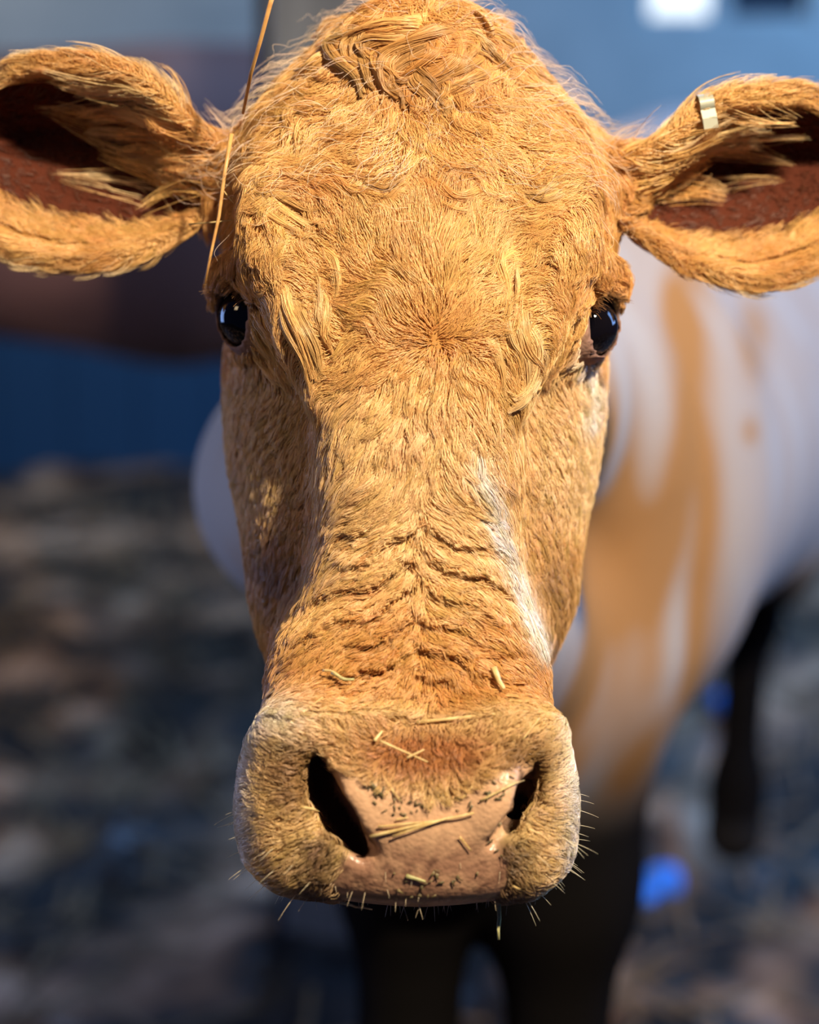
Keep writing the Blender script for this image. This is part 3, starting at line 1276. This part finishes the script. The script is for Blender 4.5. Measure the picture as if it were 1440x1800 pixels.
def L_face(p, u, v):
    a = np.abs(u - 736)
    L = np.full(len(u), 0.020)
    L = np.where(v < 640, 0.027, L)
    L = L + 0.012 * np.exp(-((u - 745) / 130) ** 2 - ((v - 80) / 70) ** 2)
    L = L * (1 - 0.42 * sstep(850, 930, v))
    ck = sstep(170, 210, a) * sstep(600, 680, v) * sstep(1000, 900, v)
    L = L * (1 - 0.55 * ck)
    br = sstep(270, 310, a) * sstep(420, 470, v) * sstep(640, 600, v)
    L = L * (1 - 0.45 * br)
    L = L * (1 - 0.45 * np.exp(-(np.hypot(u - 765, v - 603) / 40) ** 2))
    L = L * (1 - 0.25 * sstep(1150, 1220, v))
    for e in EYES:
        L = L * (0.25 + 0.75 * sstep(0.024, 0.046, np.linalg.norm(p - e['c'], axis=1)))
    return L


def wave_face(u, v):
    a = np.abs(u - 736)
    return 0.5 * sstep(700, 560, v) * sstep(40, 120, a + 60 * (v < 320)) + 0.08


def clump_face(u, v):
    ck = sstep(170, 210, np.abs(u - 733)) * sstep(600, 680, v) * sstep(1000, 900, v)
    return 0.80 - 0.28 * ck


import time as _t
_t0 = _t.time()
def lock_face(u, v):
    return 0.12 + 0.40 * sstep(720, 600, v) * sstep(30, 110, np.abs(u - 740) + 90 * (v < 330))


def coh_face(u, v):
    return 0.25 - 0.13 * sstep(840, 920, v) + 0.75 * sstep(760, 600, v) * sstep(20, 90, np.abs(u - 740) + 80 * (v < 330))


gr_ = groove_height(U_, V_)[1] * (Z_ > -0.02)
fur_layer('undercoat', long_w * (1 - 0.9 * gr_), 60000, lambda p, u, v: 0.6 * L_face(p, u, v), 5, 0.03, 20, 0.5, 0.00036, colf=lambda p: coat_colour(p) * np.array([0.72, 0.58, 0.45]), wob=0.3, jit_h=0.001, coh=coh_face)  # darker roots, also putting the shade between locks into the colour
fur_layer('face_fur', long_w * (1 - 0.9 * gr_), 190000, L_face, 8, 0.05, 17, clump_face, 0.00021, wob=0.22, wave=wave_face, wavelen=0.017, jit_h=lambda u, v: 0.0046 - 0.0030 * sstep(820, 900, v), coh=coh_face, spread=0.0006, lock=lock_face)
# poll curls
poll = W0 * np.exp(-((U_ - 745) / 120) ** 2 - ((V_ - 70) / 60) ** 2)


def flow_poll(u, v):
    # locks tumble forward and sweep round in S-curves
    a = 1.4 * np.sin((v - 20) / 42.0 + (u - 745) / 70.0)
    return a + (u - 745) / 160.0, 0.85 + 0 * u


fur_layer('poll_tuft', poll, 7000, lambda p, u, v: 0.040 + 0 * u, 12, 0.08, 40, 0.88, 0.00026, fl=flow_poll, wob=0.4, wave=0.6, wavelen=0.03, jit_h=0.004, var=0.12, lock=lambda u, v: 0.35 + 0 * u)
LOCKS = [
    [(860, 30), (760, 60), (650, 110), (590, 160), (600, 200)], [(880, 45), (800, 75), (700, 130), (640, 190), (620, 250), (640, 310), (660, 350)],
    [(780, 40), (850, 75), (865, 130), (830, 200), (760, 250), (700, 265)], [(800, 60), (835, 100), (830, 150), (790, 210), (720, 240)],
    [(760, 50), (790, 100), (770, 160), (700, 210), (650, 240)], [(940, 170), (910, 215), (850, 270), (780, 300)],
    [(960, 190), (930, 250), (870, 290), (800, 320)], [(700, 50), (640, 80), (570, 90), (530, 130), (560, 180)],
    [(640, 40), (560, 60), (510, 110), (500, 170), (530, 230)], [(560, 50), (490, 70), (455, 120), (480, 190), (530, 250), (555, 320)],
    [(900, 40), (960, 60), (1020, 110), (1050, 170), (1110, 200)], [(880, 20), (980, 40), (1060, 90), (1110, 160), (1130, 200)],
    [(860, 60), (920, 90), (960, 150), (1010, 190)], [(880, 80), (900, 130), (880, 190), (840, 230)],
    [(620, 150), (610, 220), (640, 280), (620, 330)], [(700, 150), (690, 220), (740, 280), (780, 340)],
    [(560, 130), (570, 200), (590, 260), (600, 300)], [(800, 250), (820, 300), (800, 350)],
    [(740, 20), (680, 30), (600, 45), (530, 70), (470, 110)], [(720, 80), (640, 130), (600, 190), (640, 240), (700, 230)],
    [(470, 120), (430, 160), (400, 210), (340, 240)], [(1010, 120), (1070, 170), (1120, 230), (1190, 270)],
]


TEMPLE = [
    [(470, 330), (500, 356), (540, 376), (578, 366)], [(455, 350), (500, 400), (550, 420)], [(520, 520), (533, 561), (551, 602), (568, 642), (580, 664)],
    [(500, 500), (515, 560), (540, 620), (562, 690)], [(540, 480), (572, 520), (566, 570), (584, 612)], [(548, 430), (585, 460), (600, 505), (580, 545)],
    [(905, 560), (915, 610), (932, 640), (925, 690)], [(920, 570), (935, 620), (916, 680), (894, 704)], [(880, 600), (893, 650), (906, 704)],
    [(1000, 330), (960, 352), (915, 342)], [(985, 360), (940, 394), (896, 384)], [(930, 440), (900, 470), (910, 520), (885, 550)], [(640, 330), (690, 352), (735, 318)], [(850, 330), (800, 352), (752, 318)],
]


def curl_locks(name, paths, reps, n, wd, high, NS=14):
    allp, allc = [], []
    for path in paths:
        for rep in range(reps):
            q = np.array(path, float) + RNG.normal(0, 9, (1, 2)) + RNG.normal(0, 3, (len(path), 2))
            q[:, 1] = np.maximum(np.where(q[:, 1] < 190, 36 + q[:, 1] * 0.83, q[:, 1]), 38 + 8 * abs(RNG.normal()))
            t = np.linspace(0, 1, NS)
            tk = np.linspace(0, 1, len(q))
            xy = np.stack(smooth_keys(np.column_stack([tk, q]), t), -1)
            ctr = np.array([surf(x, y) for x, y in xy])
            tg = np.gradient(ctr, axis=0)
            tg /= np.linalg.norm(tg, axis=1)[:, None]
            nr = FLD.grad(ctr)
            nr /= np.maximum(np.linalg.norm(nr, axis=1), 1e-3)[:, None]
            sd = np.cross(nr, tg)
            wdt = RNG.uniform(0.6, 1.1) * wd * (1 - 0.75 * t ** 1.5)
            off = RNG.normal(0, 1, (n, 1)) * 0.7
            hh = RNG.random((n, 1))
            ht = 0.003 + high * (0.5 + 0.5 * RNG.random()) * np.sin(np.clip(t * 1.1, 0, 1) * math.pi * 0.8)[None] * (0.4 + 0.6 * hh) * (1 - 0.3 * off ** 2)
            wig = RNG.normal(0, 0.0004, (n, 1)) * np.sin(t[None] * 9 + RNG.random((n, 1)) * 6)
            pts = ctr[None] + sd[None] * (off * wdt[None] + wig)[..., None]
            pf = pts.reshape(-1, 3)
            for _ in range(3):
                g_ = FLD.grad(pf)
                gn = np.maximum(np.linalg.norm(g_, axis=1), 0.3)
                pf = pf + g_ / gn[:, None] * np.clip(ht.ravel() - FLD.sample(pf) / gn, -0.006, 0.006)[:, None]
            pts = pf.reshape(n, NS, 3)
            ln = RNG.uniform(0.75, 1.0, n)
            allp.append(pts)
            c = coat_colour(pts[:, NS // 2]) * RNG.normal(0.86, 0.12) * RNG.normal(1, 0.08, (n, 1))
            allc.append(c)
    P_ = np.concatenate(allp)
    make_curves(name, P_, radii(len(P_), NS, 0.00022), np.clip(np.concatenate(allc), 0.01, 0.9), M_FUR, cow)


# stray hairs standing off the crown and temples
fur_layer('stray_hair', W0 * sstep(420, 250, V_), 900, lambda p, u, v: 0.028 + 0.012 * RNG.random(len(u)), 9, 0.30, 3, 0.5, 0.00016, colf=lambda p: coat_colour(p) * 0.6 + 0.3, wob=0.5, wave=0.6, wavelen=0.03, jit_h=0.006)
# muzzle fuzz
mw = W0 * muz * (1 - pad) * (1 - nost)


def L_muz(p, u, v):
    L = np.full(len(u), 0.0075)
    L = L + 0.004 * sstep(1250, 1330, v) * sstep(150, 220, np.abs(u - 722))
    L = L - 0.002 * np.exp(-((u - 745) / 150) ** 2 - ((v - 1330) / 50) ** 2)
    return L


curl_locks('curled_locks', [[(360 + x * 0.5208, y * 0.5208) for x, y in p] for p in LOCKS], 3, 120, 0.0048, 0.009)
curl_locks('temple_locks', TEMPLE, 3, 60, 0.0036, 0.0045)
fur_layer('muzzle_fuzz', mw, 36000, L_muz, 5, 0.30, 10, 0.6, 0.00021, wob=0.4, jit_h=0.001, spread=0.0004, var=0.1)
print('face fur', _t.time() - _t0)


# ---- ears
def ear_layers():
    for ei, E in enumerate(EARS):
        (b, l, h, d, L), keys = E
        uu, vv, dd = ear_coords(E, FC[:, 0], FC[:, 1], FC[:, 2])
        U, W = ear_shape(E, np.clip(uu, 0, 1))
        sh = ear_sheet(E, uu, vv, U, W)
        onear = (uu > 0.02) & (uu < 1.02) & (vv < U + 0.012) & (vv > -W - 0.012) & (np.abs(dd - sh) < 0.030)
        q = np.where(vv > 0, vv / np.maximum(U, 1e-3), -vv / np.maximum(W, 1e-3))
        lx, ly = l[0], l[1]
        hx, hy = h[0], h[1]

        def fl_out(u, v, E=E):
            # along the ear and outwards past the rim
            z = np.full(u.shape, ZE)
            s = (DIST - z) / FPX
            a, c, _ = ear_coords(E, (u - 720) * s, (900 - v) * s, z)
            k = np.clip(c / 0.05, -1, 1)
            dx = lx * 0.9 + hx * k * 0.55
            dy = ly * 0.9 + hy * k * 0.55
            return dx, -dy

        def fl_in(u, v, E=E):
            z = np.full(u.shape, ZE)
            s = (DIST - z) / FPX
            a, c, _ = ear_coords(E, (u - 720) * s, (900 - v) * s, z)
            k = np.clip(c / 0.05, -1, 1)
            dx = lx - hx * k * 0.22
            dy = ly - hy * k * 0.22
            return dx, -dy

        def fl_fringe(u, v, E=E):
            z = np.full(u.shape, ZE)
            s = (DIST - z) / FPX
            a, c, _ = ear_coords(E, (u - 720) * s, (900 - v) * s, z)
            k = np.clip(c / 0.03, -1, 1)
            return lx * 0.7 + hx * k, -(ly * 0.7 + hy * k)

        def colr(p):
            c = np.broadcast_to(C_CARA, p.shape).copy()
            return mixc(c, C_ORAN, 0.6 * sstep(0.3, 0.8, noise(p, 40)))

        def colin(p):
            c = np.broadcast_to(C_CREAM, p.shape).copy()
            return mixc(c, C_CARA, sstep(0.35, 0.7, noise(p, 50)))
        rim = onear * sstep(0.80, 0.97, q) * (uu > 0.03) * np.where((dd > sh) & (vv < 0), 1.6, 1.0)
        fur_layer('ear_fur', rim, 15000, lambda p, u, v: 0.014 + 0.012 * RNG.random(len(u)), 7, 0.10, 12, 0.68, 0.00019, colf=colr, fl=fl_out, wob=0.32, jit_h=0.004)
        fur_layer('ear_fringe', onear * sstep(0.9, 1.0, q) * (uu > 0.15), 900, lambda p, u, v: 0.018 + 0.012 * RNG.random(len(u)), 7, 0.22, 7, 0.75, 0.00017, colf=colin, fl=fl_fringe, wob=0.4, jit_h=0.004)
        back = onear * (dd < sh) * (FN[:, 2] < 0.3)
        fur_layer('ear_fur', back, 5000, lambda p, u, v: 0.014 + 0 * u, 5, 0.10, 14, 0.6, 0.00035, colf=colr, fl=fl_out, wob=0.35, jit_h=0.002)
        inner = onear * (dd > sh) * (q < 0.8)
        fur_layer('ear_fur', inner * sstep(0.48, 0.80, -vv / np.maximum(W, 1e-3)), 3600, lambda p, u, v: 0.010 + 0 * u, 5, 0.14, 10, 0.55, 0.00020, colf=colr, fl=fl_in, wob=0.35, jit_h=0.002)
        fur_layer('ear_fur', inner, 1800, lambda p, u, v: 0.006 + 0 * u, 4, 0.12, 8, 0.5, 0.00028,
                  colf=lambda p: np.broadcast_to(np.array([0.12, 0.036, 0.018]), p.shape).copy(), fl=fl_in, wob=0.4)  # inner fuzz darkened likewise for the shade in the cup
        # long pale guard hairs sweeping from the root and the upper rim across the cup
        src = onear * (dd > sh - 0.002) * sstep(0.62, 0.12, uu) * sstep(-0.5, -0.1, vv / np.maximum(U, 1e-3)) * (uu > 0.04) * (0.25 + sstep(0.3, 0.7, q))
        fur_layer('ear_guard_hair', src, 420, lambda p, u, v: 0.045 + 0.018 * RNG.random(len(u)), 9, 0.12, 16, 0.86, 0.00026, colf=colin, fl=fl_in, wob=0.22, jit_h=0.006, spread=0.0012)
        src = onear * (uu > 0.0) * (uu < 0.24) * (dd > sh - 0.004) * (vv > -0.2 * W)
        fur_layer('ear_guard_hair', src, 260, lambda p, u, v: 0.034 + 0.014 * RNG.random(len(u)), 8, 0.2, 30, 0.8, 0.00030, colf=colr, fl=fl_in, wob=0.3, jit_h=0.008, spread=0.0012)


ear_layers()
print('ears', _t.time() - _t0)


# ---- whiskers and lashes
def spikes(name, roots, dirs, L, r, col, droop=0.15, nseg=5):
    N = len(roots)
    pts = np.empty((N, nseg + 1, 3))
    for i in range(nseg + 1):
        t = i / nseg
        pts[:, i] = roots + dirs * (L * t)[:, None] + np.array([0, -1, 0]) * (droop * L * t * t)[:, None]
    return make_curves(name, pts, radii(N, nseg + 1, r, 0.2), np.broadcast_to(col, (N, 3)).copy(), M_FUR, cow)


def whiskers():
    wgt = W0 * sstep(1380, 1440, V_) * sstep(150, 200, np.abs(U_ - 720)) * (1 - pad) * (1 - nost) * (Z_ > -0.04)
    r = scatter(wgt, 60)
    g = FLD.grad(r)
    n = g / np.linalg.norm(g, axis=1)[:, None]
    d = n + np.stack([np.sign(r[:, 0]) * 0.7, -0.35 + 0 * r[:, 0], 0 * r[:, 0]], -1) + RNG.normal(0, 0.25, r.shape)
    d /= np.linalg.norm(d, axis=1)[:, None]
    spikes('whiskers', r, d, RNG.uniform(0.009, 0.022, len(r)), 0.00019, np.array([0.8, 0.68, 0.45]))
    wgt = W0 * sstep(1500, 1560, V_) * (Z_ > -0.05)
    r = scatter(wgt, 80)
    d = np.stack([RNG.normal(0, 0.3, len(r)), -1 + 0 * r[:, 0], RNG.uniform(-0.1, 0.4, len(r))], -1)
    spikes('whiskers', r, d, RNG.uniform(0.003, 0.009, len(r)), 0.00018, np.array([0.75, 0.6, 0.4]))


whiskers()


def lashes():
    for e in EYES:
        c, d = e['c'], e['d'] / np.linalg.norm(e['d'])
        up = np.array([math.sin(e['tilt']), math.cos(e['tilt']), 0])
        up -= d * (up @ d)
        up /= np.linalg.norm(up)
        sd = np.cross(d, up)
        a = RNG.uniform(-1.0, 1.0, 70)
        r = c + 0.0195 * np.cos(a)[:, None] * up + 0.016 * np.sin(a)[:, None] * sd + d * 0.0165
        dr = d * 0.9 + up * 0.45 + sd * (np.sin(a) * 0.5)[:, None] + RNG.normal(0, 0.12, r.shape) + np.array([0, -0.25, 0])
        spikes('eyelashes', r, dr, RNG.uniform(0.009, 0.016, 70), 0.00024, np.array([0.30, 0.15, 0.06]), droop=0.35)


lashes()

# ------------------------------------------------------------------ metal clip in the ear
def ear_clip():
    E = EARS[1]
    (b, l, h, d, L), keys = E
    m = plain_mat('dull_tag_metal', (0.40, 0.40, 0.32), 0.45, 0.5, 0.2)
    # a strip folded over the upper rim
    u0 = 0.40
    U, W = ear_shape(E, np.array([u0]))
    U = U[0]
    sh = float(ear_sheet(E, np.array([u0]), np.array([U]), np.array([U]), np.array([W[0]]))[0])
    c = b + l * (u0 * L) + h * U + d * sh
    prof = []
    for a in np.linspace(-0.9, math.pi + 0.9, 26):
        prof.append((math.cos(a) * 0.0085, math.sin(a) * 0.006 + 0.001))
    prof = [(0.0085, -0.016)] + [(0.0088, -0.009)] + [p for p in prof if p[1] > -0.003] + [(-0.0088, -0.009), (-0.0085, -0.016)]
    wd, th = 0.0048, 0.0009
    V, F = [], []
    n = len(prof)
    pr = np.array(prof)
    tg = np.gradient(pr, axis=0)
    nr = np.stack([tg[:, 1], -tg[:, 0]], -1)
    nr /= np.linalg.norm(nr, axis=1)[:, None]
    for k in range(n):
        for (s, o) in ((-1, 0), (1, 0), (1, 1), (-1, 1)):
            q = pr[k] + nr[k] * th * o
            V.append(c + d * q[0] + h * q[1] + l * wd * s)
    for k in range(n - 1):
        for j in range(4):
            F.append((4 * k + j, 4 * k + (j + 1) % 4, 4 * k + 4 + (j + 1) % 4, 4 * k + 4 + j))
    F.append((0, 1, 2, 3))
    F.append((4 * n - 4, 4 * n - 1, 4 * n - 2, 4 * n - 3))
    o = mesh_any('ear_clip', to_world(np.array(V)), F, m, None, False)
    tag(o, 'small dull metal clip folded over the upper rim of the right-hand ear', 'ear tag')


ear_clip()

# ------------------------------------------------------------------ straw, chaff and grass on the cow
def mat_hay(name, c0, c1):
    m, nt, b = new_mat(name)
    n = noise_node(nt, 140, 3, 0.6)
    link(nt, ramp(nt, [(0.35, c0), (0.65, c1)], n), b.inputs['Base Color'])
    b.inputs['Roughness'].default_value = 0.45
    return m


M_HAY = mat_hay('dry_hay', (0.55, 0.36, 0.13), (0.80, 0.60, 0.28))
M_HAYR = mat_hay('orange_straw', (0.50, 0.24, 0.07), (0.62, 0.34, 0.11))
M_CHAFF = mat_hay('green_chaff', (0.06, 0.05, 0.02), (0.22, 0.16, 0.07))
M_GRASS = mat_hay('green_grass', (0.30, 0.28, 0.11), (0.52, 0.48, 0.22))


def stalk(name, pts, w0, mat, label, cat, group=None, flat=0.45):
    """tapering stalk through face-frame points"""
    pts = np.asarray(pts)
    n = len(pts)
    tg = np.gradient(pts, axis=0)
    tg /= np.linalg.norm(tg, axis=1)[:, None]
    K = 6
    V, F = [], []
    for i in range(n):
        a = np.cross(tg[i], [0, 0, 1.0])
        a /= max(np.linalg.norm(a), 1e-6)
        b = np.cross(a, tg[i])
        w = w0 * (1 - 0.45 * i / (n - 1))
        for k in range(K):
            an = 2 * math.pi * k / K
            V.append(pts[i] + a * w * math.cos(an) + b * w * flat * math.sin(an))
    for i in range(n - 1):
        for k in range(K):
            F.append((i * K + k, i * K + (k + 1) % K, (i + 1) * K + (k + 1) % K, (i + 1) * K + k))
    F.append(tuple(range(K - 1, -1, -1)))
    F.append(tuple((n - 1) * K + k for k in range(K)))
    o = mesh_any(name, to_world(np.array(V)), F, mat)
    tag(o, label, cat, group)
    return o


def lay(px0, py0, px1, py1, lift, n=7, sag=0.0):
    out = []
    for i in range(n):
        t = i / (n - 1)
        out.append(surf(px0 + (px1 - px0) * t, py0 + (py1 - py0) * t + sag * math.sin(math.pi * t), lift))
    out = np.array(out)
    # stiff stalk: bridge hollows with a straight line through the highest end points
    lin = out[0] + (out[-1] - out[0]) * np.linspace(0, 1, n)[:, None]
    out[:, 2] = np.maximum(out[:, 2], lin[:, 2])
    return out


def hay():
    # long straws hanging beside the left ear
    stalk('straw', np.array([P(489, -40, 0.012), P(474, 10, 0.010), P(458, 70, 0.005), P(441, 130, -0.010), P(427, 200, -0.040)]), 0.0018, M_HAYR,
          'long orange straw at the top beside the head, left of the curly poll', 'straw')
    stalk('straw', np.array([P(407, 235, -0.035), P(394, 310, -0.035), P(385, 380, -0.035), P(372, 440, -0.036), P(360, 500, -0.038)]), 0.0015, M_HAYR,
          'long tan straw hanging between the left ear and the brow', 'straw')
    stalk('straw', np.array([P(332, 394, -0.06), P(370, 391, -0.05), P(412, 387, -0.045)]), 0.0006, M_HAY,
          'short thin straw crossing the long tan straw beside the left ear', 'straw')
    stalk('straw', np.array([P(388, 328, -0.048), P(404, 350, -0.044), P(424, 370, -0.042)]), 0.0004, M_HAY,
          'thin wisp of straw lying above the short crossing straw near the temple', 'straw')
    nose = [
        (732, 1272, 880, 1256, .0016, .0010, 'long straw lying level across the top of the muzzle'),
        (500, 1282, 568, 1230, .0022, .0006, 'thin straw slanting over the white left corner of the muzzle'),
        (862, 1180, 884, 1222, .0050, .0017, 'broad straw chip on the lower nose, right of the wrinkles'),
        (574, 1184, 602, 1188, .0060, .0007, 'pale straw scrap on the left of the lower nose beside the green leaf bit'),
        (668, 1306, 752, 1342, .0030, .0007, 'bent straw lying over the reddish fuzz above the nose pad'),
        (716, 1336, 746, 1322, .0040, .0006, 'short straw meeting the bent straw above the nose pad'),
        (658, 1308, 672, 1290, .0045, .0011, 'stubby pale straw in the fuzz above the left half of the nose pad'),
        (652, 1468, 834, 1428, .0016, .0009, 'longest straw lying across the middle of the pink nose pad'),
        (664, 1452, 770, 1442, .0012, .0006, 'thin straw just above the longest straw on the nose pad'),
        (690, 1468, 790, 1436, .0024, .0006, 'thin straw crossing the longest straw on the nose pad'),
        (672, 1366, 704, 1408, .0014, .0007, 'straw pointing down over the left half of the nose pad'),
        (844, 1408, 918, 1370, .0014, .0006, 'straw slanting up to the right side of the nose pad'),
        (808, 1470, 828, 1494, .0012, .0006, 'short straw at the lower right end of the nose pad'),
        (696, 1440, 718, 1436, .0014, .0005, 'tiny straw above the left end of the longest nose straw'),
        (812, 1404, 832, 1382, .0014, .0006, 'small straw on the upper nose pad, right of its middle'),
        (528, 1420, 568, 1438, .0030, .0008, 'flat straw bit lying at the outer edge of the left nostril'),
        (442, 1290, 456, 1310, .0040, .0005, 'tiny straw on the left outer edge of the muzzle'),
        (916, 1300, 944, 1266, .0040, .0005, 'straw standing in the fuzz above the right nostril'),
        (600, 1578, 655, 1590, .0030, .0007, 'straw stuck along the lower lip, left of the mouth'),
        (898, 1552, 936, 1566, .0030, .0006, 'curved pale straw at the right corner of the lip'),
    ]
    for (a, b, c, d, lift, wd, lab) in nose:
        stalk('straw', lay(a, b, c, d, lift), wd * 1.25, M_HAY, lab, 'straw')
    stalk('leaf_scrap', lay(588, 1188, 622, 1190, .0055), 0.0013, M_GRASS, 'small green leaf scrap on the left of the lower nose', 'leaf')
    stalk('leaf_scrap', lay(714, 1538, 748, 1548, .0012), 0.0014, M_GRASS, 'green leaf scrap on the upper lip under the nose pad', 'leaf')
    stalk('leaf_scrap', lay(650, 1376, 674, 1402, .0012), 0.0015, M_CHAFF, 'largest dark green leaf scrap on the left of the nose pad', 'leaf')
    # grass hanging from the mouth
    stalk('grass_blade', np.array([P(876, 1566, 0.018), P(877, 1586, 0.020), P(878, 1615, 0.020), P(876, 1634, 0.020), P(877, 1652, 0.020)]), 0.0016, M_GRASS,
          'green grass blade hanging down from the right of the mouth', 'grass blade')
    # crumbs of chaff
    spots = []
    for (cx, cy, rx, ry, n) in [(668, 1388, 40, 26, 20), (720, 1412, 50, 24, 16), (862, 1388, 28, 26, 18), (802, 1398, 12, 12, 5), (740, 1548, 90, 20, 22), (880, 1500, 30, 40, 12)]:
        for _ in range(n):
            spots.append((random.gauss(cx, rx * 0.6), random.gauss(cy, ry * 0.6)))
    for (x, y) in spots:
        a = random.uniform(0, math.pi)
        l = random.uniform(4, 13)
        if pad_w(np.array([x]), np.array([y]))[0] < 0.6:
            continue
        stalk('chaff_crumb', lay(x, y, x + math.cos(a) * l, y + math.sin(a) * l, .0007, 3), random.uniform(.0004, .0009), M_CHAFF,
              'tiny dark crumb of chewed chaff stuck to the pink nose pad', 'chaff crumb', 'chaff crumbs on the nose pad')


hay()

# ------------------------------------------------------------------ brown cow behind
def other_cow():
    cx, cy, yaw = 0.28, 4.55, math.radians(-92)

    def place(s, t, z):
        x = cx + (s - 2.1) * -math.sin(yaw) * -1 + t * math.cos(yaw)
        y = cy + (s - 2.1) * math.cos(yaw) + t * math.sin(yaw)
        return np.array([x, y, z * 1.03])
    # s runs along the trunk: head end to the left, rump behind the near cow
    def place(s, t, z):
        return np.array([cx - (2.15 - s) * 0.98, cy + t, z * 1.07])
    st = 0.022
    F = Field(np.arange(-2.9, 0.6, st), np.arange(4.0, 5.1, st), np.arange(-0.03, 1.75, st))
    for p in body_parts(place):
        fn, lo, hi = f_cone(*p[1:])
        F.union(fn, lo - 0.04, hi + 0.04, 0.06)
    for a, b, ra, rb in [(place(-0.05, 0, 1.30), place(0.5, 0, 1.08), 0.13, 0.24), (place(-0.05, 0, 1.36), place(-0.42, 0, 1.12), 0.12, 0.07),
                         (place(-0.02, 0.1, 1.40), place(-0.02, 0.27, 1.38), 0.03, 0.03), (place(-0.02, -0.1, 1.40), place(-0.02, -0.27, 1.38), 0.03, 0.03)]:
        fn, lo, hi = f_cone(a, b, ra, rb)
        F.union(fn, lo - 0.04, hi + 0.04, 0.05)
    V, Q = F.nets()
    n = noise(V, 5)
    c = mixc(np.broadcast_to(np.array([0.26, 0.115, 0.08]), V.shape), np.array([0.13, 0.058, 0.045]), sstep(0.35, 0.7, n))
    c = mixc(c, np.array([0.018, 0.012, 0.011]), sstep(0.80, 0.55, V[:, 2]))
    root = empty('cow', (cx - 1.0, cy, 0))
    tag(root, 'dark reddish-brown cow standing sideways, blurred, behind the left ear', 'cow')
    m = bpy.data.materials.new('brown_hide')
    m.use_nodes = True
    nt = m.node_tree
    b = nt.nodes['Principled BSDF']
    a = nd(nt, 'ShaderNodeAttribute', attribute_name='Col')
    link(nt, a.outputs['Color'], b.inputs['Base Color'])
    b.inputs['Roughness'].default_value = 0.7
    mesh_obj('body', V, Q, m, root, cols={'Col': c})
    for sd in (-1, 1):
        v, f = uv_sphere(place(-0.22, 0.085 * sd, 1.29), 0.022, 16, 10)
        mesh_any('eye', v, f, M_EYE, root)


other_cow()

# ------------------------------------------------------------------ grey post behind the poll
def post():
    y = 3.0
    root = empty('post', (-0.13, y, -0.03))
    tag(root, 'weathered grey timber post rising behind the left of the poll', 'post')
    boxes_obj('shaft', [(-0.215, -0.02, y, y + 0.16, -0.03, 3.4)], M_POST, root, 0.008)
    boxes_obj('edge_batten', [(-0.235, -0.217, y + 0.01, y + 0.12, -0.03, 3.4)], M_DARK, root, 0.003)['label'] = 'thin dark batten along the left edge'


post()

# ------------------------------------------------------------------ trampled straw on the floor
def litter():
    V, F = [], []
    N = 2600
    for i in range(N):
        x, y = random.uniform(-2.6, 2.6), random.uniform(1.6, 6.2)
        if abs(x + 0.12) < 0.25 and abs(y - 3.08) < 0.25:
            continue
        a = random.uniform(0, math.pi)
        l, w = random.uniform(0.06, 0.22), random.uniform(0.003, 0.007)
        dx, dy = math.cos(a), math.sin(a)
        p = np.array([[x, y, 0.0]])
        z = float(0.075 * (noise(p, 3.1)[0] - 0.5) + 0.05 * (noise(p + 9, 7.0)[0] - 0.5) + 0.03 * (noise(p + 5, 15.0)[0] - 0.5)) - 0.05 + 0.006
        tz = random.uniform(-0.02, 0.05)
        b = len(V)
        for s in (-1, 1):
            ex, ey = x + dx * l / 2 * s, y + dy * l / 2 * s
            ez = z + tz * s * 0.5 + 0.01
            for (o, hz) in ((-1, 0), (1, 0), (1, 0.003), (-1, 0.003)):
                V.append((ex - dy * w * o, ey + dx * w * o, ez + hz))
        F += [(b, b + 1, b + 5, b + 4), (b + 1, b + 2, b + 6, b + 5), (b + 2, b + 3, b + 7, b + 6), (b + 3, b, b + 4, b + 7), (b, b + 3, b + 2, b + 1), (b + 4, b + 5, b + 6, b + 7)]
    o = mesh_obj('straw_litter', V, F, M_STRAW_FLOOR, smooth=False)
    tag(o, 'trampled brown straw scattered over the dark barn floor', 'straw litter', kind='stuff')


litter()


def on_floor(px, py):
    d = np.array([0, CS, -SN]) + AX * (px - 720) / FPX + AY * (900 - py) / FPX
    t = CAM_H / -d[2]
    return np.array([0, 0, CAM_H]) + d * t


def blue_glints():  # blue lumps added to stand in for glints of light on the floor
    for (px, py, r, lab) in [(1285, 1250, 0.040, 'small bright blue lump standing in for a glint on the dark floor under the belly of the near cow'),
                             (1165, 1565, 0.034, 'larger blue lump standing in for a glint on the floor beside the front leg of the near cow'),
                             (1130, 1585, 0.026, 'blue glint lump lying against the larger blue lump by the front leg')]:
        c = on_floor(px, py)
        V, F = uv_sphere((0, 0, 0), r, 18, 12, (1.1, 0.9, 0.8))
        nn = noise(V + c, 60)
        V = V * (0.75 + 0.5 * nn)[:, None]
        o = mesh_any('glint_lump', V + c + np.array([0, 0, r * 0.5]), F, M_BLUE, None, False)
        tag(o, lab, 'plastic scrap')


blue_glints()
print('script', _t.time() - _t0)
